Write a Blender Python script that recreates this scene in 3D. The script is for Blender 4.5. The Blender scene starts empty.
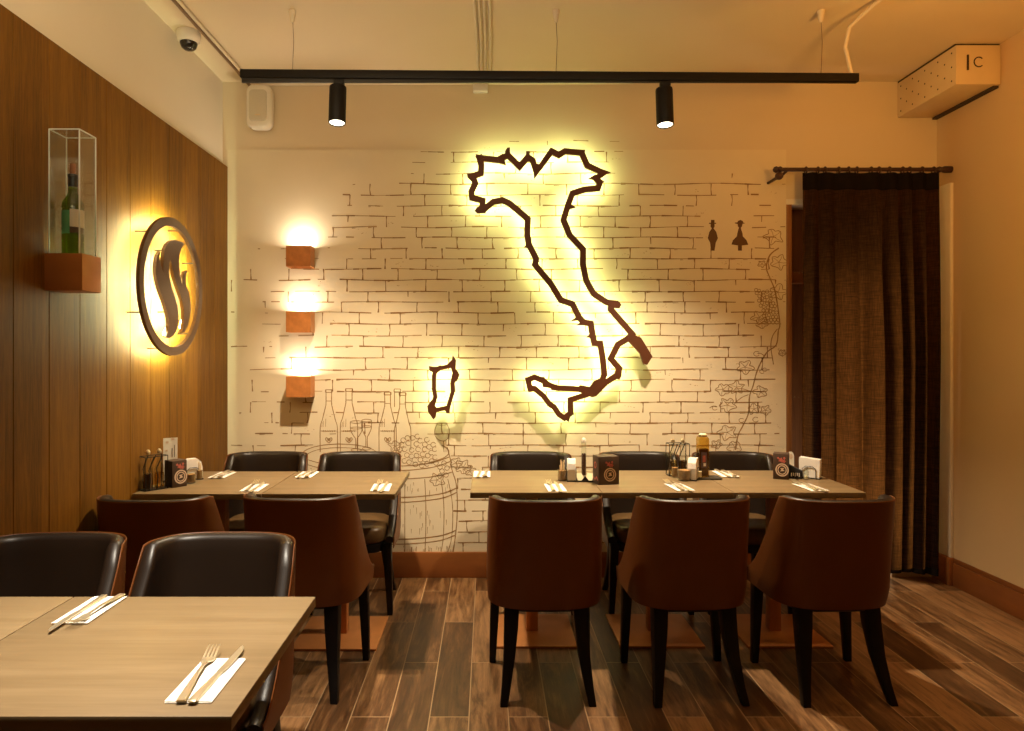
import bpy, bmesh, math, random
from mathutils import Vector, Matrix
from math import pi, sin, cos, radians, sqrt

random.seed(7)
S = bpy.context.scene
C = S.collection
F = 690.0; PX = 487.0; PY = 353.0; EYE = 1.384       # focal length in pixels, vanishing point, eye height
YB = 4.264                                            # back wall
XL = -1.633; XP = -1.602; XR = 2.78; ZC = 3.06        # left wall, panelling, right wall, ceiling


def at(px, py, Y):
    return Vector(((px - PX) * Y / F, Y, EYE - (py - PY) * Y / F))


# ------------------------------------------------------------------ materials
def node_mat(name):
    m = bpy.data.materials.new(name)
    m.use_nodes = True
    nt = m.node_tree
    return m, nt, nt.nodes['Principled BSDF']


def N(nt, typ, **kw):
    n = nt.nodes.new(typ)
    for k, v in kw.items():
        if k.startswith('i_'):
            n.inputs[k[2:].replace('_', ' ')].default_value = v
        else:
            setattr(n, k, v)
    return n


def mat(name, col, rough=0.5, metal=0.0, noise=0.08, scale=12.0, bump=0.0, bscale=80.0, spec=None, stretch=(1, 1, 1)):
    m, nt, b = node_mat(name)
    L = nt.links
    tc = N(nt, 'ShaderNodeTexCoord')
    mp = N(nt, 'ShaderNodeMapping'); mp.inputs['Scale'].default_value = stretch
    L.new(tc.outputs['Object'], mp.inputs['Vector'])
    nz = N(nt, 'ShaderNodeTexNoise', i_Scale=scale, i_Detail=5.0)
    L.new(mp.outputs['Vector'], nz.inputs['Vector'])
    mx = N(nt, 'ShaderNodeMixRGB', blend_type='MIX')
    lo = tuple(c * (1 - noise * 2) for c in col); hi = tuple(min(1, c * (1 + noise * 2)) for c in col)
    mx.inputs['Color1'].default_value = (*lo, 1); mx.inputs['Color2'].default_value = (*hi, 1)
    L.new(nz.outputs['Fac'], mx.inputs['Fac'])
    L.new(mx.outputs['Color'], b.inputs['Base Color'])
    b.inputs['Roughness'].default_value = rough
    b.inputs['Metallic'].default_value = metal
    if spec is not None:
        b.inputs['Specular IOR Level'].default_value = spec
    if bump:
        n2 = N(nt, 'ShaderNodeTexNoise', i_Scale=bscale, i_Detail=4.0)
        L.new(mp.outputs['Vector'], n2.inputs['Vector'])
        bp = N(nt, 'ShaderNodeBump', i_Strength=bump, i_Distance=0.004)
        L.new(n2.outputs['Fac'], bp.inputs['Height'])
        L.new(bp.outputs['Normal'], b.inputs['Normal'])
    return m


def emit_mat(name, col, strength):
    m, nt, b = node_mat(name)
    b.inputs['Base Color'].default_value = (*col, 1)
    b.inputs['Emission Color'].default_value = (*col, 1)
    b.inputs['Emission Strength'].default_value = strength
    return m


def glass_mat(name, col=(1, 1, 1), rough=0.02, thin=0.0, ior=1.45):
    """clear plastic or glass: mostly see-through with a fresnel reflection, casts no black shadow"""
    m, nt, b = node_mat(name)
    L = nt.links
    out = nt.nodes['Material Output']
    tr = N(nt, 'ShaderNodeBsdfTransparent'); tr.inputs['Color'].default_value = (*col, 1)
    gl = N(nt, 'ShaderNodeBsdfGlossy'); gl.inputs['Roughness'].default_value = rough
    fr = N(nt, 'ShaderNodeLayerWeight', i_Blend=0.18)
    ml = N(nt, 'ShaderNodeMath', operation='MULTIPLY'); ml.inputs[1].default_value = 0.55
    L.new(fr.outputs['Facing'], ml.inputs[0])
    ad = N(nt, 'ShaderNodeMath', operation='ADD'); ad.inputs[1].default_value = thin
    L.new(ml.outputs[0], ad.inputs[0])
    mx = N(nt, 'ShaderNodeMixShader')
    L.new(ad.outputs[0], mx.inputs[0]); L.new(tr.outputs[0], mx.inputs[1]); L.new(gl.outputs[0], mx.inputs[2])
    L.new(mx.outputs[0], out.inputs['Surface'])
    return m


def wood_mat(name, dark, light, axis='Y', board=None, rough=0.45, grain=1.0, board_axis='Y', bump=0.15, spec=0.5):
    """stretched-noise grain running along axis; board = width of boards that each get their own tone"""
    m, nt, b = node_mat(name)
    L = nt.links
    tc = N(nt, 'ShaderNodeTexCoord')
    sep = N(nt, 'ShaderNodeSeparateXYZ'); L.new(tc.outputs['Object'], sep.inputs[0])
    vec = tc.outputs['Object']
    idn = None
    if board:
        dv = N(nt, 'ShaderNodeMath', operation='DIVIDE'); dv.inputs[1].default_value = board
        L.new(sep.outputs[board_axis], dv.inputs[0])
        fl = N(nt, 'ShaderNodeMath', operation='FLOOR'); L.new(dv.outputs[0], fl.inputs[0])
        wn = N(nt, 'ShaderNodeTexWhiteNoise', noise_dimensions='1D'); L.new(fl.outputs[0], wn.inputs['W'])
        idn = wn.outputs['Value']
        ml = N(nt, 'ShaderNodeVectorMath', operation='SCALE'); ml.inputs['Scale'].default_value = 13.0
        cmb = N(nt, 'ShaderNodeCombineXYZ')
        for k in range(3):
            L.new(idn, cmb.inputs[k])
        L.new(cmb.outputs[0], ml.inputs[0])
        ad = N(nt, 'ShaderNodeVectorMath', operation='ADD')
        L.new(vec, ad.inputs[0]); L.new(ml.outputs[0], ad.inputs[1]); vec = ad.outputs[0]
    sc = {'X': (1.2, 22, 22), 'Y': (22, 1.2, 22), 'Z': (22, 22, 1.2)}[axis]
    mp = N(nt, 'ShaderNodeMapping'); mp.inputs['Scale'].default_value = tuple(s * grain for s in sc)
    L.new(vec, mp.inputs['Vector'])
    n1 = N(nt, 'ShaderNodeTexNoise', i_Scale=1.0, i_Detail=6.0, i_Roughness=0.6, i_Distortion=0.6)
    L.new(mp.outputs['Vector'], n1.inputs['Vector'])
    n2 = N(nt, 'ShaderNodeTexNoise', i_Scale=4.5, i_Detail=3.0, i_Roughness=0.7)
    L.new(mp.outputs['Vector'], n2.inputs['Vector'])
    a1 = N(nt, 'ShaderNodeMath', operation='MULTIPLY'); a1.inputs[1].default_value = 0.65
    L.new(n1.outputs['Fac'], a1.inputs[0])
    a2 = N(nt, 'ShaderNodeMath', operation='MULTIPLY_ADD'); a2.inputs[1].default_value = 0.45
    L.new(n2.outputs['Fac'], a2.inputs[0]); L.new(a1.outputs[0], a2.inputs[2])
    fac = a2.outputs[0]
    if idn is not None:
        a3 = N(nt, 'ShaderNodeMath', operation='MULTIPLY_ADD'); a3.inputs[1].default_value = 0.16
        L.new(idn, a3.inputs[0]); L.new(fac, a3.inputs[2])
        a4 = N(nt, 'ShaderNodeMath', operation='SUBTRACT'); a4.inputs[1].default_value = 0.08
        L.new(a3.outputs[0], a4.inputs[0]); fac = a4.outputs[0]
    cr = N(nt, 'ShaderNodeValToRGB')
    cr.color_ramp.elements[0].position = 0.3; cr.color_ramp.elements[0].color = (*dark, 1)
    cr.color_ramp.elements[1].position = 0.75; cr.color_ramp.elements[1].color = (*light, 1)
    L.new(fac, cr.inputs['Fac'])
    L.new(cr.outputs['Color'], b.inputs['Base Color'])
    b.inputs['Roughness'].default_value = rough
    b.inputs['Specular IOR Level'].default_value = spec
    if bump:
        bp = N(nt, 'ShaderNodeBump', i_Strength=bump, i_Distance=0.002)
        L.new(fac, bp.inputs['Height']); L.new(bp.outputs['Normal'], b.inputs['Normal'])
    return m


def floor_mat():
    m, nt, b = node_mat('wood_look_floor_tiles')
    L = nt.links
    tc = N(nt, 'ShaderNodeTexCoord')
    sep = N(nt, 'ShaderNodeSeparateXYZ'); L.new(tc.outputs['Object'], sep.inputs[0])
    ax = N(nt, 'ShaderNodeMath', operation='ADD'); ax.inputs[1].default_value = 6.0685   # joints at x = -0.0685 + k*0.15
    L.new(sep.outputs['X'], ax.inputs[0])
    ay = N(nt, 'ShaderNodeMath', operation='ADD'); ay.inputs[1].default_value = 9.25 - 4.012 + 0.4625
    L.new(sep.outputs['Y'], ay.inputs[0])
    cm = N(nt, 'ShaderNodeCombineXYZ'); L.new(ay.outputs[0], cm.inputs[0]); L.new(ax.outputs[0], cm.inputs[1])
    br = N(nt, 'ShaderNodeTexBrick', offset=0.5, offset_frequency=2, squash=1.0)
    br.inputs['Color1'].default_value = (0, 0, 0, 1); br.inputs['Color2'].default_value = (1, 1, 1, 1)
    br.inputs['Mortar'].default_value = (0.5, 0.5, 0.5, 1)
    br.inputs['Scale'].default_value = 1.0
    br.inputs['Mortar Size'].default_value = 0.0022
    br.inputs['Mortar Smooth'].default_value = 0.1
    br.inputs['Brick Width'].default_value = 0.925
    br.inputs['Row Height'].default_value = 0.15
    L.new(cm.outputs[0], br.inputs['Vector'])
    sh = N(nt, 'ShaderNodeVectorMath', operation='SCALE'); sh.inputs['Scale'].default_value = 31.0
    L.new(br.outputs['Color'], sh.inputs[0])
    ad = N(nt, 'ShaderNodeVectorMath', operation='ADD'); L.new(tc.outputs['Object'], ad.inputs[0]); L.new(sh.outputs[0], ad.inputs[1])
    mp = N(nt, 'ShaderNodeMapping'); mp.inputs['Scale'].default_value = (15, 2.0, 15); L.new(ad.outputs[0], mp.inputs[0])
    n1 = N(nt, 'ShaderNodeTexNoise', i_Scale=1.0, i_Detail=6.0, i_Roughness=0.65, i_Distortion=1.2); L.new(mp.outputs[0], n1.inputs['Vector'])
    mp2 = N(nt, 'ShaderNodeMapping'); mp2.inputs['Scale'].default_value = (60, 5, 60); L.new(ad.outputs[0], mp2.inputs[0])
    n2 = N(nt, 'ShaderNodeTexNoise', i_Scale=1.0, i_Detail=4.0, i_Roughness=0.7); L.new(mp2.outputs[0], n2.inputs['Vector'])
    f1 = N(nt, 'ShaderNodeMath', operation='MULTIPLY_ADD'); f1.inputs[1].default_value = 0.38; L.new(n2.outputs['Fac'], f1.inputs[0])
    f0 = N(nt, 'ShaderNodeMath', operation='MULTIPLY'); f0.inputs[1].default_value = 0.66; L.new(n1.outputs['Fac'], f0.inputs[0]); L.new(f0.outputs[0], f1.inputs[2])
    f2 = N(nt, 'ShaderNodeMath', operation='MULTIPLY_ADD'); f2.inputs[1].default_value = 0.26; L.new(br.outputs['Color'], f2.inputs[0]); L.new(f1.outputs[0], f2.inputs[2])
    cr = N(nt, 'ShaderNodeValToRGB')
    e = cr.color_ramp.elements
    e[0].position = 0.38; e[0].color = (0.016, 0.0058, 0.0018, 1)
    e[1].position = 0.82; e[1].color = (0.33, 0.175, 0.075, 1)
    k = e.new(0.6); k.color = (0.098, 0.043, 0.015, 1)
    L.new(f2.outputs[0], cr.inputs['Fac'])
    mx = N(nt, 'ShaderNodeMixRGB'); L.new(br.outputs['Fac'], mx.inputs['Fac']); L.new(cr.outputs['Color'], mx.inputs['Color1'])
    mx.inputs['Color2'].default_value = (0.36, 0.235, 0.125, 1)
    L.new(mx.outputs['Color'], b.inputs['Base Color'])
    b.inputs['Roughness'].default_value = 0.36
    bp = N(nt, 'ShaderNodeBump', i_Strength=0.25, i_Distance=0.002); bp.invert = True
    L.new(br.outputs['Fac'], bp.inputs['Height']); L.new(bp.outputs['Normal'], b.inputs['Normal'])
    return m


def curtain_mat(name, base, trans, amount):
    m, nt, b = node_mat(name)
    L = nt.links
    out = nt.nodes['Material Output']
    tc = N(nt, 'ShaderNodeTexCoord')
    w1 = N(nt, 'ShaderNodeMapping'); w1.inputs['Scale'].default_value = (420, 420, 30); L.new(tc.outputs['Object'], w1.inputs[0])
    w2 = N(nt, 'ShaderNodeMapping'); w2.inputs['Scale'].default_value = (25, 25, 420); L.new(tc.outputs['Object'], w2.inputs[0])
    n1 = N(nt, 'ShaderNodeTexNoise', i_Scale=0.5, i_Detail=2.0); L.new(w1.outputs[0], n1.inputs['Vector'])
    n2 = N(nt, 'ShaderNodeTexNoise', i_Scale=0.5, i_Detail=2.0); L.new(w2.outputs[0], n2.inputs['Vector'])
    mu = N(nt, 'ShaderNodeMath', operation='MULTIPLY'); L.new(n1.outputs['Fac'], mu.inputs[0]); L.new(n2.outputs['Fac'], mu.inputs[1])
    cr = N(nt, 'ShaderNodeValToRGB')
    cr.color_ramp.elements[0].position = 0.12; cr.color_ramp.elements[0].color = tuple(c * 0.35 for c in trans) + (1,)
    cr.color_ramp.elements[1].position = 0.42; cr.color_ramp.elements[1].color = (*trans, 1)
    L.new(mu.outputs[0], cr.inputs['Fac'])
    tl = N(nt, 'ShaderNodeBsdfTranslucent'); L.new(cr.outputs['Color'], tl.inputs['Color'])
    b.inputs['Base Color'].default_value = (*base, 1); b.inputs['Roughness'].default_value = 0.95
    b.inputs['Specular IOR Level'].default_value = 0.05
    mx = N(nt, 'ShaderNodeMixShader'); mx.inputs[0].default_value = amount
    L.new(b.outputs[0], mx.inputs[1]); L.new(tl.outputs[0], mx.inputs[2]); L.new(mx.outputs[0], out.inputs['Surface'])
    return m


M = {}
M['plaster'] = mat('cream_plaster', (0.70, 0.58, 0.40), 0.85, noise=0.02, scale=3, bump=0.05, bscale=40)
M['ochre_plaster'] = mat('ochre_plaster', (0.62, 0.44, 0.24), 0.8, noise=0.03, scale=2, bump=0.05, bscale=40)
M['white_plaster'] = mat('off_white_plaster', (0.74, 0.66, 0.52), 0.85, noise=0.02, scale=3, bump=0.05, bscale=40)
M['ceiling'] = mat('painted_ceiling', (0.74, 0.61, 0.41), 0.7, noise=0.02, scale=2, bump=0.04, bscale=25)
M['wallpaper'] = mat('mural_wallpaper', (0.74, 0.63, 0.44), 0.8, noise=0.025, scale=5)
M['ink'] = mat('mural_ink', (0.30, 0.165, 0.062), 0.9, noise=0.12, scale=30)
M['ink_soft'] = mat('mural_ink_faded', (0.43, 0.28, 0.13), 0.9, noise=0.12, scale=30)
M['ink_line'] = mat('mural_drawing_ink', (0.33, 0.19, 0.075), 0.9, noise=0.1, scale=30)
M['picto'] = mat('pictogram_ink', (0.13, 0.062, 0.022), 0.9, noise=0.05)
M['floor'] = floor_mat()
M['panel'] = wood_mat('oak_panelling', (0.080, 0.030, 0.0022), (0.23, 0.096, 0.0085), 'Z', board=0.191, board_axis='Y', rough=0.55, spec=0.2, grain=2.2)
M['copper_board'] = mat('copper_skirting', (0.33, 0.115, 0.03), 0.42, 0.35, noise=0.12, scale=5, stretch=(1, 1, 4))
M['table'] = wood_mat('oak_tabletop', (0.140, 0.089, 0.039), (0.235, 0.163, 0.084), 'X', rough=0.42, grain=0.6, bump=0.06, spec=0.35)
M['copper'] = mat('rust_copper_metal', (0.50, 0.20, 0.06), 0.45, 0.25, noise=0.12, scale=9)
M['sconce'] = mat('copper_sconce', (0.50, 0.19, 0.05), 0.45, 0.2, noise=0.18, scale=25)
M['leather'] = mat('tan_brown_leather', (0.135, 0.0405, 0.0078), 0.42, spec=0.3, noise=0.05, scale=8, bump=0.08, bscale=220)
M['dark_leather'] = mat('black_brown_leather', (0.014, 0.0075, 0.004), 0.40, spec=0.4, noise=0.06, scale=8, bump=0.08, bscale=220)
M['seat_leather'] = mat('seat_leather', (0.11, 0.060, 0.022), 0.36, noise=0.06, scale=8, bump=0.08, bscale=220)
M['black_wood'] = mat('black_stained_wood', (0.0045, 0.003, 0.0025), 0.45, noise=0.1, scale=6, spec=0.3)
M['black_metal'] = mat('black_metal', (0.012, 0.009, 0.008), 0.4, 0.2, noise=0.1)
M['track'] = mat('black_track', (0.008, 0.006, 0.005), 0.5, 0.0, noise=0.1, spec=0.2)
M['white_plastic'] = mat('white_plastic', (0.78, 0.72, 0.6), 0.35, noise=0.01)
M['grille'] = mat('speaker_grille', (0.60, 0.54, 0.42), 0.6, noise=0.06, scale=200)
M['smoked'] = mat('smoked_dome', (0.02, 0.015, 0.012), 0.08, noise=0.02)
M['cable'] = mat('white_cable', (0.70, 0.60, 0.44), 0.5, noise=0.02)
M['conduit'] = mat('brown_conduit', (0.22, 0.13, 0.06), 0.5, noise=0.05)
M['bracket'] = mat('cream_box', (0.68, 0.52, 0.30), 0.55, noise=0.03)
M['hole'] = mat('dark_hole', (0.05, 0.03, 0.015), 0.9)
M['sign'] = mat('dark_rust_sign', (0.105, 0.03, 0.007), 0.5, 0.2, noise=0.15, scale=10)
M['logo'] = mat('brushed_bronze_sign', (0.085, 0.042, 0.018), 0.42, 0.3, noise=0.08, scale=20, stretch=(1, 1, 10))
M['led'] = emit_mat('led_strip', (0.88, 1.0, 0.40), 44.0)
M['led_logo'] = emit_mat('led_strip_logo', (0.98, 0.97, 0.50), 115.0)
M['led_flame'] = emit_mat('led_strip_flame', (0.86, 1.0, 0.58), 260.0)
M['led_core'] = emit_mat('sconce_diffuser', (1.0, 0.82, 0.58), 6.0)
M['spot_face'] = emit_mat('spot_lens', (1.0, 0.88, 0.68), 7.0)
M['curtain'] = curtain_mat('dark_linen', (0.014, 0.009, 0.007), (0.36, 0.145, 0.036), 0.36)
M['curtain_header'] = mat('dark_linen_header', (0.010, 0.007, 0.006), 0.95, noise=0.1, scale=60, spec=0.05)
M['rod'] = mat('dark_turned_wood', (0.045, 0.016, 0.009), 0.4, noise=0.15, scale=30)
M['napkin'] = mat('paper_napkin', (0.86, 0.82, 0.76), 0.9, noise=0.02, scale=60, bump=0.1, bscale=120)
M['steel'] = mat('polished_steel', (0.80, 0.70, 0.50), 0.28, 0.82, noise=0.02)
M['glass'] = glass_mat('clear_glass', (0.93, 0.95, 0.92), 0.03, 0.04)
M['acrylic'] = glass_mat('clear_acrylic', (0.97, 0.98, 0.96), 0.05, 0.015)
M['acrylic_edge'] = mat('acrylic_edge', (0.75, 0.80, 0.78), 0.15, noise=0.02, spec=1.0)
M['bottle'] = glass_mat('green_bottle_glass', (0.36, 0.52, 0.12), 0.05, 0.05)
M['foil'] = mat('dark_foil', (0.015, 0.02, 0.018), 0.3, 0.3)
M['cork'] = mat('cork', (0.35, 0.14, 0.06), 0.8, noise=0.15, scale=60)
M['label'] = mat('paper_label', (0.78, 0.74, 0.66), 0.8, noise=0.03)
M['label_green'] = mat('green_label', (0.10, 0.42, 0.22), 0.6, noise=0.05)
M['label_dark'] = mat('dark_label', (0.10, 0.06, 0.05), 0.6, noise=0.05)
M['sugar'] = mat('brown_sugar', (0.30, 0.15, 0.045), 0.8, noise=0.25, scale=90)
M['stick'] = mat('wood_sticks', (0.72, 0.58, 0.36), 0.8, noise=0.05)
M['oil'] = glass_mat('olive_oil', (0.86, 0.68, 0.28), 0.05, 0.03)
M['vinegar'] = mat('vinegar', (0.09, 0.04, 0.014), 0.15, noise=0.05)
M['carton'] = mat('dark_carton', (0.055, 0.028, 0.014), 0.6, noise=0.15, scale=40)
M['carton_black'] = mat('black_carton', (0.010, 0.009, 0.010), 0.55, noise=0.1)
M['print_cream'] = mat('cream_print', (0.66, 0.50, 0.36), 0.7, noise=0.12, scale=90)
M['print_red'] = mat('red_print', (0.46, 0.11, 0.08), 0.7, noise=0.3, scale=90)
M['slate'] = mat('dark_tray', (0.03, 0.024, 0.018), 0.5, noise=0.1)
M['sachet'] = mat('cream_sachet', (0.78, 0.68, 0.42), 0.7, noise=0.06, scale=30)
M['pepper'] = mat('peppercorns', (0.085, 0.035, 0.014), 0.8, noise=0.35, scale=160)
M['door_wood'] = wood_mat('corridor_wood', (0.16, 0.06, 0.016), (0.36, 0.15, 0.045), 'Z', rough=0.5)
M['lintel'] = mat('white_lintel', (0.75, 0.66, 0.52), 0.7, noise=0.02)


# ------------------------------------------------------------------ mesh building
class MB:
    def __init__(self):
        self.bm = bmesh.new()

    def poly(self, pts):
        vs = [self.bm.verts.new(p) for p in pts]
        return self.bm.faces.new(vs)

    def box(self, x0, x1, y0, y1, z0, z1):
        v = [self.bm.verts.new(p) for p in ((x0, y0, z0), (x1, y0, z0), (x1, y1, z0), (x0, y1, z0), (x0, y0, z1), (x1, y0, z1), (x1, y1, z1), (x0, y1, z1))]
        for f in ((3, 2, 1, 0), (4, 5, 6, 7), (0, 1, 5, 4), (1, 2, 6, 5), (2, 3, 7, 6), (3, 0, 4, 7)):
            self.bm.faces.new([v[i] for i in f])
        return self

    def ring(self, pts):
        return [self.bm.verts.new(p) for p in pts]

    def bridge(self, a, b, closed=True):
        n = len(a)
        for i in range(n if closed else n - 1):
            j = (i + 1) % n
            self.bm.faces.new((a[i], a[j], b[j], b[i]))

    def loft(self, rings, cap=True, closed=True):
        rs = [self.ring(r) for r in rings]
        for a, b in zip(rs, rs[1:]):
            self.bridge(a, b, closed)
        if cap:
            self.bm.faces.new(list(reversed(rs[0]))); self.bm.faces.new(rs[-1])
        return self

    def lathe(self, prof, c=(0, 0, 0), seg=24, axis='Z', cap=True):
        rings = []
        for r, z in prof:
            ring = []
            for i in range(seg):
                a = 2 * pi * i / seg
                p = (r * cos(a), r * sin(a), z)
                if axis == 'X': p = (z, p[0], p[1])
                if axis == 'Y': p = (p[1], z, p[0])
                ring.append((c[0] + p[0], c[1] + p[1], c[2] + p[2]))
            rings.append(ring)
        return self.loft(rings, cap)

    def tube(self, pts, r, seg=8, r1=None):
        pts = [Vector(p) for p in pts]
        rings = []
        up = Vector((0.03, 0.05, 1)).normalized()
        for i, p in enumerate(pts):
            d = (pts[min(i + 1, len(pts) - 1)] - pts[max(i - 1, 0)]).normalized()
            u = up - d * up.dot(d)
            if u.length < 0.05:
                u = Vector((1, 0, 0)) - d * d.x
            u.normalize(); up = u; w = d.cross(u)
            rr = r if r1 is None else r + (r1 - r) * i / (len(pts) - 1)
            rings.append([p + (u * cos(2 * pi * k / seg) + w * sin(2 * pi * k / seg)) * rr for k in range(seg)])
        return self.loft(rings)

    def prism(self, poly, fn, d0, d1):
        """extrude 2-D polygon: fn(a, b, d) gives the 3-D point"""
        a = self.ring([fn(p[0], p[1], d0) for p in poly]); b = self.ring([fn(p[0], p[1], d1) for p in poly])
        self.bridge(a, b); self.bm.faces.new(list(reversed(a))); self.bm.faces.new(b)
        return self

    def band(self, pts, hw, fn, d0, d1, closed=True):
        n = len(pts)
        hws = hw if isinstance(hw, list) else [hw] * n
        P = [Vector(p) for p in pts]
        L_, R_ = [], []
        for i in range(n):
            a = P[i - 1] if (closed or i > 0) else P[i]
            c = P[(i + 1) % n] if (closed or i < n - 1) else P[i]
            d1_ = (P[i] - a); d2_ = (c - P[i])
            if d1_.length < 1e-6: d1_ = d2_
            if d2_.length < 1e-6: d2_ = d1_
            d1_ = d1_.normalized(); d2_ = d2_.normalized()
            n1 = Vector((-d1_.y, d1_.x)); n2 = Vector((-d2_.y, d2_.x))
            nn = n1 + n2
            if nn.length < 0.2: nn = n1
            nn.normalize()
            k = hws[i] / max(nn.dot(n1), 0.55)
            L_.append(P[i] + nn * k); R_.append(P[i] - nn * k)
        rings = [[fn(l.x, l.y, d0), fn(l.x, l.y, d1), fn(r.x, r.y, d1), fn(r.x, r.y, d0)] for l, r in zip(L_, R_)]
        rs = [self.ring(r) for r in rings]
        for i in range(n if closed else n - 1):
            self.bridge(rs[i], rs[(i + 1) % n])
        if not closed:
            self.bm.faces.new(list(reversed(rs[0]))); self.bm.faces.new(rs[-1])
        return self

    def build(self, name, m, parent=None, bevel=0.0, seg=2, angle=35, normals=True, smooth=True):
        bm = self.bm
        if normals:
            bmesh.ops.recalc_face_normals(bm, faces=bm.faces)
        if bevel:
            es = [e for e in bm.edges if len(e.link_faces) == 2 and e.calc_face_angle(0) > radians(30)]
            bmesh.ops.bevel(bm, geom=es, offset=bevel, segments=seg, affect='EDGES', profile=0.5, clamp_overlap=True)
        me = bpy.data.meshes.new(name)
        bm.to_mesh(me); bm.free()
        me.materials.append(m)
        if smooth:
            me.polygons.foreach_set('use_smooth', [True] * len(me.polygons))
            me.set_sharp_from_angle(angle=radians(angle))
        o = bpy.data.objects.new(name, me)
        C.objects.link(o)
        if parent: o.parent = parent
        return o


def tag(o, label, cat, group=None, kind=None):
    o['label'] = label; o['category'] = cat
    if group: o['group'] = group
    if kind: o['kind'] = kind
    return o


def thing(name, label, cat, loc=(0, 0, 0), rz=0.0, group=None):
    o = bpy.data.objects.new(name, None); C.objects.link(o)
    o.empty_display_size = 0.05
    o.location = loc; o.rotation_euler = (0, 0, rz)
    return tag(o, label, cat, group)


def struct(o):
    o['kind'] = 'structure'
    return o


def dup(root, loc, rz, label):
    r = root.copy(); C.objects.link(r); r.location = loc; r.rotation_euler = (0, 0, rz); r['label'] = label
    for ch in list(root.children):
        c = ch.copy(); C.objects.link(c); c.parent = r
        for g in list(ch.children):
            d = g.copy(); C.objects.link(d); d.parent = c
    return r


# ------------------------------------------------------------------ the room
struct(MB().box(-1.9, 3.0, -2.2, 5.6, -0.08, 0.0).build('floor', M['floor']))
struct(MB().box(-1.9, 3.0, -2.2, 5.6, ZC, ZC + 0.1).build('ceiling', M['ceiling']))
struct(MB().box(XL - 0.15, XL, -2.2, YB + 0.2, 0, ZC).build('wall_left', M['white_plaster']))
struct(MB().box(XR, XR + 0.15, -2.2, 5.6, 0, ZC).build('wall_right', M['ochre_plaster']))
# back wall with the doorway at its right end
DX0, DX1, DZ = 1.848, 2.50, 2.335
mb = MB()
mb.box(XL, DX0, YB, YB + 0.2, 0, ZC)
mb.box(DX1, XR, YB, YB + 0.2, 0, ZC)
mb.box(DX0, DX1, YB, YB + 0.2, DZ, ZC)
wall_back = struct(mb.build('wall_back', M['plaster']))
# corridor beyond the doorway
mb = MB()
mb.box(1.5, XR, 5.4, 5.5, 0, ZC)
mb.box(1.4, 1.5, YB + 0.2, 5.5, 0, ZC)
struct(mb.build('wall_corridor', M['door_wood']))

# panelling boards on the left wall
mb = MB()
y = -2.1
edges = []
Y0 = 2.334 - 24 * 0.191
k = 0
PZ = 2.535
while True:
    a = Y0 + 0.191 * k; b = a + 0.191
    k += 1
    if a > YB - 0.01: break
    if a < -2.1: continue
    b = min(b, YB)
    mb.box(XL, XP, a + 0.0012, b - 0.0012, 0, PZ)
pan = struct(mb.build('trim_1', M['panel'], bevel=0.0015, seg=1))
pan['label'] = 'brown oak board panelling up the left wall'

# skirting boards
struct(MB().box(XP, DX0, YB - 0.018, YB, 0, 0.157).build('baseboard_back', M['copper_board'], bevel=0.003))
mb = MB()
mb.box(XR - 0.014, XR, -2.1, 4.10, 0.0, 0.135)
mb.box(XR - 0.006, XR, -2.1, 4.10, 0.135, 0.165)
mb.box(XR - 0.034, XR, 4.10, YB, 0.0, 0.165)
struct(mb.build('baseboard_right', M['copper_board'], bevel=0.004))
# shallow pilaster beside the curtain, made pale to imitate light leaking past it
struct(MB().box(XR - 0.02, XR, 4.11, 4.235, 0.165, 2.40).build('trim_2', M['lintel'], bevel=0.003))
# doorway frame, rail and lintel
dr = struct(MB().box(DX0, DX0 + 0.035, YB - 0.004, YB + 0.2, 0, DZ - 0.03).build('door_1', M['door_wood'], bevel=0.003))
MB().box(DX0, DX1, YB - 0.006, YB + 0.2, DZ - 0.035, DZ).build('lintel', M['lintel'], dr, bevel=0.003)
MB().box(DX0 + 0.035, DX1, YB + 0.12, YB + 0.2, 1.83, 1.90).build('rail', M['copper_board'], dr, bevel=0.003)
MB().box(DX0 + 0.035, DX1 - 0.2, YB + 0.15, YB + 0.19, 1.90, DZ - 0.035).build('upper_panel', M['door_wood'], dr, bevel=0.003)

# ------------------------------------------------------------------ mural on the back wall (ink lines printed on the wallpaper)
paper = MB().box(XP, DX0, YB - 0.002, YB, 0.157, 2.64).build('mural_wallpaper', M['wallpaper'], wall_back)
YI = YB - 0.0028


def ink(px, py, d=0):
    v = at(px, py, YI)
    return Vector((v.x, YI - d, v.z))


def inside(p, poly):
    x, y = p; c = False
    n = len(poly)
    for i in range(n):
        x1, y1 = poly[i]; x2, y2 = poly[i - 1]
        if (y1 > y) != (y2 > y) and x < (x2 - x1) * (y - y1) / (y2 - y1) + x1:
            c = not c
    return c


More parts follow.
